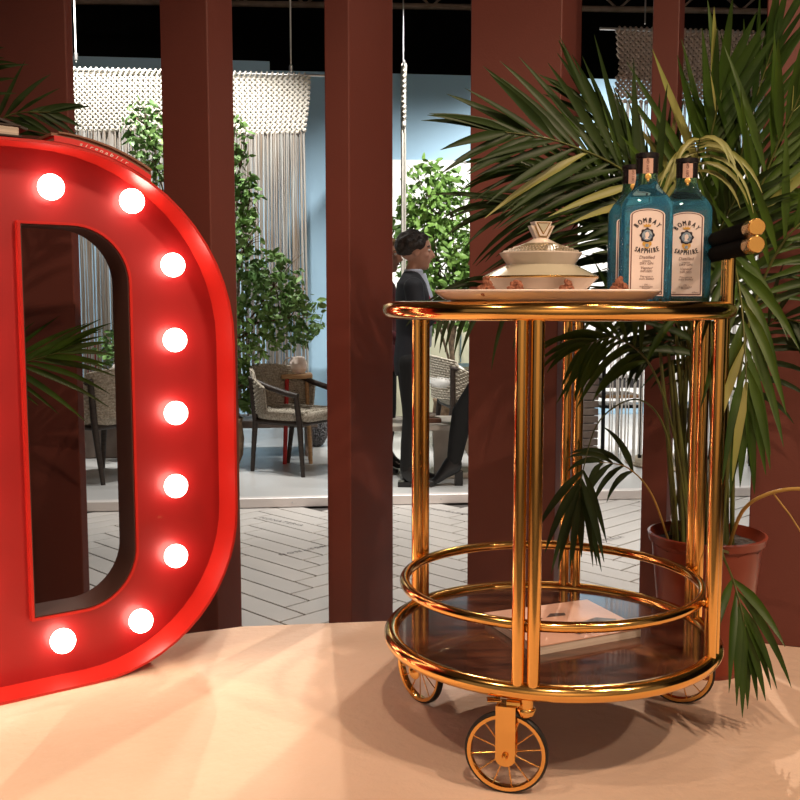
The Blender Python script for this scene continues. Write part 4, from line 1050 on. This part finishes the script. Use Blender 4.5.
fr(C0(-.02, .05), [(700, 400, 2.36), (700, 280, 2.36), (703, 180, 2.32), (722, 90, 2.28)], 14, .31, M_leaf, W_=.022, droop=.10, start=.55, a0=42, a1=8, r=.007, pale=.12)
fr(C0(.03, .03), [(722, 400, 2.32), (733, 290, 2.28), (760, 190, 2.22), (800, 95, 2.16)], 13, .30, M_leaf, W_=.020, droop=.15, start=.5, a0=48, a1=10, r=.006, pale=.2)
fr(C0(.06, .0), [(735, 420, 2.26), (750, 320, 2.22), (785, 240, 2.16), (845, 190, 2.10)], 11, .28, M_leaf, W_=.018, droop=.5, start=.5, a0=52, a1=14, r=.006)
fr(C0(.03, -.02), [(728, 430, 2.26), (722, 300, 2.24), (722, 235, 2.16), (731, 250, 2.02), (741, 300, 1.90), (746, 370, 1.84), (746, 410, 1.83)], 10, .26, M_leaf, W_=.019, droop=1.0, start=.56, a0=36, a1=8, r=.004, pale=.15, nrm=(-.1, -1, .1), mstem=M_stem)
fr(C0(.03, -.09), [(722, 552, 2.10), (733, 580, 1.98), (742, 612, 1.94), (747, 640, 1.93)], 6, .21, M_leaf, W_=.017, droop=.8, start=.45, a0=34, a1=6, r=.004, nrm=(0, -1, .1))
fr(C0(-.05, -.04), [(675, 440, 2.24), (650, 365, 2.22), (615, 338, 2.20), (585, 345, 2.18)], 11, .20, M_leaf, W_=.015, droop=1.0, start=.50, a0=60, a1=20, r=.004)
fr(C0(-.09, -.02), [(652, 495, 2.24), (628, 468, 2.22), (600, 462, 2.20)], 4, .13, M_leafd, W_=.014, droop=1.6, start=.55, a0=40, a1=20, r=.003, mstem=M_stemy)
fr(C0(-.08, -.05), [(668, 440, 2.22), (640, 400, 2.20), (600, 420, 2.14), (582, 475, 2.12), (580, 500, 2.12)], 6, .21, M_leafd, W_=.016, droop=.8, start=.76, a0=38, a1=6, r=.003)
fr(C0(.02, -.03), [(712, 350, 2.22), (700, 230, 2.18), (697, 165, 2.12), (700, 138, 2.08)], 8, .17, M_leafy, W_=.010, droop=2.6, start=.70, a0=80, a1=40, r=.004)
fr(C0(-.07, .06), [(690, 380, 2.48), (640, 300, 2.54), (560, 285, 2.56), (480, 292, 2.54), (450, 300, 2.52)], 9, .21, M_leafd, W_=.014, droop=1.5, start=.5, a0=50, a1=20, r=.004)
fr(C0(-.05, .03), [(685, 420, 2.36), (688, 300, 2.38), (668, 215, 2.38), (622, 150, 2.34), (585, 100, 2.30)], 22, .25, M_leafd, W_=.014, droop=.3, start=.45, a0=50, a1=10, single=False)
fr(C0(-.04, .0), [(690, 420, 2.30), (690, 310, 2.30), (655, 235, 2.30), (590, 185, 2.28), (520, 165, 2.26)], 22, .26, M_leaf, W_=.012, droop=.6, start=.5, a0=45, a1=10, single=False)
fr(C0(.03, .05), [(720, 380, 2.36), (728, 260, 2.36), (742, 150, 2.32), (775, 40, 2.26)], 18, .27, M_leaf, W_=.015, droop=.2, start=.45, a0=42, a1=8, single=False)
fr(C0(-.04, .05), [(695, 400, 2.44), (690, 360, 2.46), (668, 340, 2.46), (632, 350, 2.44)], 14, .16, M_leafd, W_=.013, droop=1.0, start=.4, single=False)
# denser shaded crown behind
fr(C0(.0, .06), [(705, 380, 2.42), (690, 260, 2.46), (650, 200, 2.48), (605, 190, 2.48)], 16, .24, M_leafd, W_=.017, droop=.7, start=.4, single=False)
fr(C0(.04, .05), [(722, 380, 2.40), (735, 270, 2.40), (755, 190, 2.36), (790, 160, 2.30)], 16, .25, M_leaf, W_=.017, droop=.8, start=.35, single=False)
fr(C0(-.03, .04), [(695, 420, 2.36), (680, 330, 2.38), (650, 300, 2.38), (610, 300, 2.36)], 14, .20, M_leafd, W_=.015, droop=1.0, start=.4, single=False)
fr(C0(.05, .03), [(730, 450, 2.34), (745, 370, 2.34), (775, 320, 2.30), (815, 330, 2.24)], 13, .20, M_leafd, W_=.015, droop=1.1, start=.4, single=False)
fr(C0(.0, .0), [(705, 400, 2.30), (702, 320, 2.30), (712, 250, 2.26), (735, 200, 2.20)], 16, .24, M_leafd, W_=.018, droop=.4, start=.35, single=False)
fr(C0(-.01, .03), [(700, 420, 2.38), (690, 350, 2.42), (665, 270, 2.44), (640, 215, 2.42), (600, 165, 2.4)], 16, .24, M_leaf, W_=.018, droop=.1, start=.5, a0=50, single=False)
# bare stems and leaf sheaths at the base
for k, (dx, dy, x2, y2) in enumerate(((-.05, .01, 668, 345), (-.03, .03, 676, 330), (-.02, -.03, 687, 330), (.0, .02, 700, 330), (.02, .04, 714, 330), (.045, 0, 727, 345), (-.065, .02, 660, 350), (.01, -.05, 708, 340), (-.04, -.01, 672, 360))):
    q = P(x2, y2, 2.32); b = V(C0(dx, dy)); MB().tube([b, b.lerp(q, .5) + V((0, 0, .01)), q], [.0085, .006, .0035], 8).build('stem', M_stem, palm)
ys = MB().tube(catmull([V(C0(.03, -.06))] + Pq((742, 512, 2.20), (768, 494, 2.16), (805, 489, 2.12), (850, 500, 2.08)), 6), .0042, 7).build('stem', M_stemy, palm)
MB().tube(Pq((773, 493, 2.155), (790, 515, 2.14), (806, 540, 2.12)), .002, 6).build('side_shoot', M_stemy, ys)

palm2 = thing('potted_palm', 'palm whose fronds show through and above the red letter at far left', 'plant', (-1.30, 2.44, 0))
MB().lathe([(0, 0), (.09, 0), (.12, .25), (.13, .28), (.12, .28), (.11, .25), (0, .25)], (-1.30, 2.44, 0), 32).build('pot', M_pot, palm2)
b2_ = (-1.30, 2.44, .25)
frond(palm2, [b2_] + Pq((-70, 400, 2.50), (-20, 372, 2.50), (25, 362, 2.50), (60, 352, 2.50)), 9, .24, M_leaf, W_=.014, droop=.35, start=.5, a0=40, a1=8)
frond(palm2, [b2_] + Pq((-70, 300, 2.52), (-40, 180, 2.52), (0, 120, 2.50), (50, 112, 2.48)), 9, .17, M_leafd, W_=.014, droop=.4, start=.55, a0=50, a1=10)
frond(palm2, [b2_] + Pq((-90, 330, 2.45), (-80, 200, 2.44), (-50, 100, 2.44), (-30, 60, 2.42)), 10, .20, M_leafd, W_=.015, droop=.6, start=.5)
frond(palm2, [b2_] + Pq((-110, 330, 2.40), (-160, 230, 2.34), (-220, 180, 2.28)), 10, .20, M_leaf, W_=.015, droop=.8, start=.4, single=False)

# ================================================================== PEOPLE
def evalmesh(o):
    dg = bpy.context.evaluated_depsgraph_get(); dg.update()
    return bpy.data.meshes.new_from_object(o.evaluated_get(dg))
def skin_mb(chains, sub=1):
    """chains: dict name->(pos, radius); edges list. returns MB with grown surface"""
    verts, edges, root = chains
    names = list(verts); me = bpy.data.meshes.new('s'); me.from_pydata([verts[n][0] for n in names], [(names.index(a), names.index(b)) for a, b in edges], [])
    o = bpy.data.objects.new('s', me); COL.objects.link(o)
    sk = o.modifiers.new('skin', 'SKIN'); sk.use_smooth_shade = True
    if not me.skin_vertices: me.attributes.new('skin', 'FLOAT', 'POINT')
    for i, n in enumerate(names):
        r = verts[n][1]; r = r if isinstance(r, tuple) else (r, r)
        me.skin_vertices[0].data[i].radius = r; me.skin_vertices[0].data[i].use_root = (n == root)
    sb = o.modifiers.new('sub', 'SUBSURF'); sb.levels = sub; sb.render_levels = sub
    m2 = evalmesh(o); mb = MB(); mb.add([v.co.copy() for v in m2.vertices], [tuple(p.vertices) for p in m2.polygons], True)
    bpy.data.objects.remove(o); return mb
def fuse(mb, voxel, smooth=4):
    me = bpy.data.meshes.new('f'); me.from_pydata([tuple(p) for p in mb.v], [], mb.f); o = bpy.data.objects.new('f', me); COL.objects.link(o)
    rm = o.modifiers.new('r', 'REMESH'); rm.mode = 'VOXEL'; rm.voxel_size = voxel
    sm = o.modifiers.new('s', 'SMOOTH'); sm.iterations = smooth; sm.factor = .5
    m2 = evalmesh(o); r = MB(); r.add([v.co.copy() for v in m2.vertices], [tuple(p.vertices) for p in m2.polygons], True)
    bpy.data.objects.remove(o); return r
def person(label, loc, rz, h, J, hair_m, jacket_m, trouser_m, boot_m, heel=False, shirt=None, lanyard=False, long_hair=False, jacket_low=.55, hand_curl=.5):
    """J: joints in units of height, x forward, y left, z up"""
    root = thing('person', label, 'person', (0, 0, 0)); s = h
    j = {k: V(v) * s for k, v in J.items()}
    body = {}; E = []
    def add(n, p, r): body[n] = (tuple(p), (r[0] * s, r[1] * s) if isinstance(r, tuple) else r * s)
    add('pelvis', j['pelvis'], (.050, .040)); add('waist', j['pelvis'].lerp(j['chest'], .5), (.045, .040)); add('chest', j['chest'], (.055, .042)); add('neck', j['neck'], .031); add('head', j['head'] - V((0.004, 0, .03)) * s, .034)
    E += [('pelvis', 'waist'), ('waist', 'chest'), ('chest', 'neck'), ('neck', 'head')]
    for sd in 'lr':
        add('sh' + sd, j['sh' + sd], .034); add('el' + sd, j['el' + sd], .024); add('wr' + sd, j['wr' + sd], .015)
        add('hp' + sd, j['hp' + sd], .038); add('kn' + sd, j['kn' + sd], .028); add('an' + sd, j['an' + sd], .015); add('to' + sd, j['to' + sd].lerp(j['an' + sd], .45), .011)
        E += [('chest', 'sh' + sd), ('sh' + sd, 'el' + sd), ('el' + sd, 'wr' + sd), ('pelvis', 'hp' + sd), ('hp' + sd, 'kn' + sd), ('kn' + sd, 'an' + sd), ('an' + sd, 'to' + sd)]
    mb = skin_mb((body, E, 'pelvis'), 2)
    # hands: palm plus five bent fingers
    for sd in 'lr':
        w_, e = j['wr' + sd], j['el' + sd]; d = (w_ - e).normalized(); acr = d.cross(V((0, 0, 1)));
        acr = acr.normalized() if acr.length > .2 else V((1, 0, 0)); nr = acr.cross(d).normalized() * (-1 if sd == 'l' else -1)
        pc = w_ + d * .028 * s
        mb.sphere(pc, 1, 12, 8, M=None, scale=(.001, .001, .001)) if False else None
        F_ = frame(pc, d, acr); mb.sphere((0, 0, 0), 1, 12, 8, M=F_, scale=(.030 * s, .022 * s, .010 * s))
        for k, (off, ln) in enumerate(((-.0165, .036), (-.0055, .042), (.0055, .040), (.0165, .031))):
            b0 = pc + d * .022 * s + acr * off * s; c1 = b0 + d * ln * .5 * s; dd = (d * math.cos(hand_curl) + nr * math.sin(hand_curl)); c2 = c1 + dd * ln * .35 * s; dd2 = (d * math.cos(hand_curl * 2) + nr * math.sin(hand_curl * 2)); c3 = c2 + dd2 * ln * .3 * s
            mb.tube([b0, c1, c2, c3], [.0050 * s, .0050 * s, .0045 * s, .0036 * s], 7)
        th = pc - d * .012 * s - acr * .020 * s; mb.tube([th, th + (d * .5 - acr * .7 + nr * .3) * .022 * s, th + (d * .9 - acr * .8 + nr * .6) * .036 * s], [.007 * s, .0055 * s, .0042 * s], 7)
    # head: skull, jaw, nose, lips, ears (fused)
    hc = j['head']; hd_ = V((1, 0, 0)) if 'face' not in J else V(J['face']).normalized(); Fh = frame(hc, hd_, V((0, 0, 1)).cross(hd_))
    Hs = s * .056
    def hs(c, sc): mb.sphere(V(c) * Hs, 1, 16, 12, M=Fh, scale=tuple(q * Hs for q in sc))
    hs((-.10, 0, .28), (1.16, .88, 1.02)); hs((.30, 0, -.35), (.72, .66, .95)); hs((.62, 0, -1.02), (.34, .36, .28))
    mb.tube([Fh @ (V((.98, 0, .12)) * Hs), Fh @ (V((1.14, 0, -.12)) * Hs), Fh @ (V((1.26, 0, -.34)) * Hs), Fh @ (V((1.0, 0, -.44)) * Hs)], [.10 * Hs, .13 * Hs, .17 * Hs, .15 * Hs], 8)
    hs((.95, 0, -.62), (.12, .27, .09)); hs((.92, 0, -.76), (.12, .24, .09)); hs((.93, 0, .30), (.14, .52, .12))
    for sy in (-1, 1): hs((-.05, sy * .88, -.12), (.22, .10, .34)); hs((.62, sy * .42, -.28), (.30, .24, .28))
    o = fuse(mb, .0085 * s / 1.7, 2).build('body', M_skin, root)
    for sy in (-1, 1):
        e = MB().sphere(V((.86, sy * .36, .08)) * Hs, 1, 10, 8, M=Fh, scale=(.13 * Hs, .15 * Hs, .10 * Hs)).build('eye', M_linen, o)
    for sy in (-1, 1): MB().tube([Fh @ (V((.93, sy * .16, .30)) * Hs), Fh @ (V((.92, sy * .40, .36)) * Hs), Fh @ (V((.78, sy * .60, .28)) * Hs)], .05 * Hs, 6).build('eyebrow', hair_m, o)
    MB().tube([Fh @ (V((1.05, -.26, -.69)) * Hs), Fh @ (V((1.09, 0, -.69)) * Hs), Fh @ (V((1.05, .26, -.69)) * Hs)], .055 * Hs, 6).build('lips', M_maroon, o)
    # hair
    rn = random.Random(int(h * 1000)); hm = MB()
    hm.sphere(V((-.22, 0, .42)) * Hs, 1, 16, 12, M=Fh, scale=(1.16 * Hs, .98 * Hs, 1.02 * Hs))
    for k in range(90):
        a = rn.uniform(0, 2 * PI); el_ = rn.uniform(-.55, 1.45)
        d = V((math.cos(a) * math.cos(el_), math.sin(a) * math.cos(el_), math.sin(el_)))
        if d.x > .45 and d.z < .55: continue
        hm.sphere(V((-.20 + d.x * 1.12, d.y * .95, .40 + d.z * 1.0)) * Hs, 1, 7, 5, M=Fh, scale=(.24 * Hs, .22 * Hs, .20 * Hs))
    if long_hair:
        for k in range(50):
            a = R(rn.uniform(80, 280)); z = rn.uniform(-1.9, .1)
            hm.sphere(V((-.20 + .95 * math.cos(a), .92 * math.sin(a), z)) * Hs, 1, 7, 5, M=Fh, scale=(.25 * Hs, .24 * Hs, .4 * Hs))
    fuse(hm, .010, 1).build('hair', hair_m, root)
    # jacket: lofted torso with sleeves, fused into one surface
    def capsule(mb, p, q, r1, r2):
        n = 6; mb.tube([p.lerp(q, i / n) for i in range(n + 1)], [r1 + (r2 - r1) * i / n for i in range(n + 1)], 14); mb.sphere(p, r1, 14, 10); mb.sphere(q, r2, 14, 10)
    jm = MB(); pe, ch_, nk = j['pelvis'], j['chest'], j['neck']
    def ring_(z, rx, ry, dx=0.0):
        t = (z * s - pe.z) / (ch_.z - pe.z); cx_ = pe.x + (ch_.x - pe.x) * t + dx * s
        return [V((cx_ + rx * s * math.cos(2 * PI * k / 24), ry * s * math.sin(2 * PI * k / 24), z * s)) for k in range(24)]
    secs = [ring_(z, a_, b_, d_) for z, a_, b_, d_ in ((.435, .066, .098, 0), (.50, .070, .102, 0), (.60, .060, .086, 0), (.68, .066, .096, .004), (.75, .068, .108, .004), (.80, .058, .104, 0), (.828, .040, .070, 0), (.848, .030, .036, 0))]
    vs = [p for q in secs for p in q]
    jm.add(vs, [(i * 24 + k, i * 24 + (k + 1) % 24, i * 24 + 24 + (k + 1) % 24, i * 24 + 24 + k) for i in range(len(secs) - 1) for k in range(24)] + [tuple(range(23, -1, -1)), tuple(range(len(vs) - 24, len(vs)))])
    for sd in 'lr':
        capsule(jm, j['sh' + sd] - V((0, 0, .012)) * s, j['el' + sd], .040 * s, .031 * s); capsule(jm, j['el' + sd], j['wr' + sd].lerp(j['el' + sd], .08), .031 * s, .024 * s)
    fuse(jm, .012, 2).build('jacket', jacket_m, root)
    if shirt:
        a, b = j['neck'] - V((0, 0, .02)) * s, j['pelvis'] + V((0, 0, .06)) * s
        m = MB(); pts = [a + V((.030, 0, .012)) * s, j['chest'] + V((.052, 0, .02)) * s, (a + b) / 2 + V((.050, 0, -.02)) * s, b + V((.052, 0, -.03)) * s]
        m.tube(pts, [.022 * s, .036 * s, .034 * s, .028 * s], 10); sh_ = m.build('shirt', shirt, root)
        MB().lathe([(.036 * s, -.012 * s), (.038 * s, .012 * s), (.034 * s, .018 * s)], a + V((0.004, 0, .012)) * s, 18).build('shirt_collar', shirt, sh_)
        if lanyard:
            for sy in (-1, 1): MB().tube([a + V((.02, sy * .03, .01)) * s, j['chest'] + V((.088, sy * .024, -.02)) * s, (a + b) / 2 + V((.092, sy * .004, -.06)) * s], .005 * s, 6).build('lanyard', M_lanyard, sh_)
    # trousers
    tm_ = MB(); tm_.sphere(j['pelvis'] - V((0, 0, .01)) * s, 1, 18, 12, scale=(.060 * s, .090 * s, .065 * s))
    for sd in 'lr':
        kn_, an_ = j['kn' + sd], j['an' + sd]
        capsule(tm_, j['hp' + sd], kn_, .058 * s, .043 * s); capsule(tm_, kn_, kn_.lerp(an_, .45), .043 * s, .040 * s); capsule(tm_, kn_.lerp(an_, .45), kn_.lerp(an_, .93), .040 * s, .031 * s)
    fuse(tm_, .011, 2).build('trousers', trouser_m, root)
    for sd in 'lr':
        an, to = j['an' + sd], j['to' + sd]; f = to - an; f.z = 0; f = f.normalized(); up = V((0, 0, 1)); top = an.lerp(j['kn' + sd], .22)
        m = MB(); hz = an.z
        bt = {'t': (tuple(top), (.033 * s, .033 * s)), 'm': (tuple(an), (.033 * s, .033 * s)), 'i': (tuple(an + f * .035 * s + V((0, 0, -hz * .35))), (.031 * s, .029 * s)),
              'b': (tuple(V((to.x, to.y, .018 * s)) - f * .02 * s), (.024 * s, .016 * s)), 'e': (tuple(V((to.x, to.y, .013 * s)) + f * .012 * s), (.014 * s, .010 * s)),
              'k': (tuple(an - f * .018 * s + V((0, 0, -hz * .45))), (.024 * s, .022 * s))}
        bm_ = skin_mb((bt, [('t', 'm'), ('m', 'i'), ('i', 'b'), ('b', 'e'), ('m', 'k')], 'm'), 2)
        bo = bm_.build('boot', boot_m, root)
        m = MB()
        sole_c = V((to.x, to.y, 0)) - f * .03 * s
        if heel:
            hp_ = an - f * .022 * s; m.prism([V((hp_.x, hp_.y, 0)) + f * a * .016 * s + f.cross(up) * b * .015 * s for a, b in ((-1, -1), (1, -1), (1, 1), (-1, 1))], (0, 0, 0), (0, 0, an.z - .025 * s))
        else:
            hp_ = an - f * .01 * s; m.prism([V((hp_.x, hp_.y, 0)) + f * a * .026 * s + f.cross(up) * b * .022 * s for a, b in ((-1, -1), (1, -1), (1, 1), (-1, 1))], (0, 0, 0), (0, 0, .02 * s))
        fixn(m.build('heel', boot_m, bo))
    root.location = loc; root.rotation_euler = (0, 0, rz)
    return root
stand = {'pelvis': (0, 0, .52), 'chest': (.0, 0, .72), 'neck': (.005, 0, .845), 'head': (.018, 0, .925),
         'shl': (0, .105, .795), 'shr': (0, -.105, .795), 'ell': (.01, .135, .62), 'elr': (.0, -.135, .62), 'wrl': (.11, .10, .52), 'wrr': (.14, -.10, .55),
         'hpl': (0, .052, .49), 'hpr': (0, -.052, .49), 'knl': (.012, .055, .275), 'knr': (.004, -.055, .275), 'anl': (0, .055, .05), 'anr': (-.02, -.055, .05), 'tol': (.10, .065, .012), 'tor': (.08, -.068, .012)}
J1 = dict(stand); J1['wrl'] = (.125, .06, .712); J1['ell'] = (.03, .13, .635); J1['elr'] = (.02, -.13, .635); J1['wrr'] = (.13, -.05, .715)
g = G(401, 485, ZB)
p1 = person('person with dark curly hair in a charcoal suit, pale shirt and magenta lanyard, facing right', (g.x + .07, g.y + .05, ZB), R(4), 1.715, J1, M_hairb, M_suit, M_blackc, M_boot, shirt=M_shirt, lanyard=True)
J2 = dict(stand)
g = G(383, 483, ZB)
p2 = person('person with light brown hair in maroon, mostly hidden behind the central column', (g.x - .02, g.y + .48, ZB), R(-12), 1.71, J2, M_hairl, M_maroon, M_blackc, M_boot, long_hair=True, heel=True)
J3 = dict(stand); J3.update({'ell': (-.03, .135, .62), 'elr': (-.05, -.135, .62), 'wrl': (-.01, .13, .47), 'wrr': (-.04, -.13, .47), 'pelvis': (-.03, 0, .525), 'knl': (.115, .05, .30), 'anl': (.150, .05, .085), 'tol': (.245, .055, .014), 'hpl': (-.02, .05, .495), 'hpr': (-.04, -.05, .495), 'knr': (-.02, -.05, .29), 'anr': (-.07, -.05, .085), 'tor': (.02, -.055, .014)})
g = G(493, 483, ZB)
p3 = person('person in black with high heeled black ankle boots, stepping left behind the widest column', (g.x - .03, g.y, ZB), R(180), 1.66, J3, M_hairb, M_blackc, M_blackc, M_boot, heel=True, long_hair=True)
# slim tablet held by the first person
hp1 = Matrix.Translation(p1.location) @ Matrix.Rotation(R(4), 4, 'Z')
m = MB(); m.bbox((0, 0, 0), (.17, .12, .010), .004, M=hp1 @ Matrix.Translation((.33, .01, 1.268)) @ Matrix.Rotation(R(8), 4, 'Y'))
tb = m.build('tablet', M_blackm); tag(tb, 'dark tablet held at waist height by the person in the suit', 'tablet')
m = MB(); m.box((0, 0, .0056), (.155, .105, .0008), M=hp1 @ Matrix.Translation((.33, .01, 1.268)) @ Matrix.Rotation(R(8), 4, 'Y')); m.build('screen', M_dblue, tb)
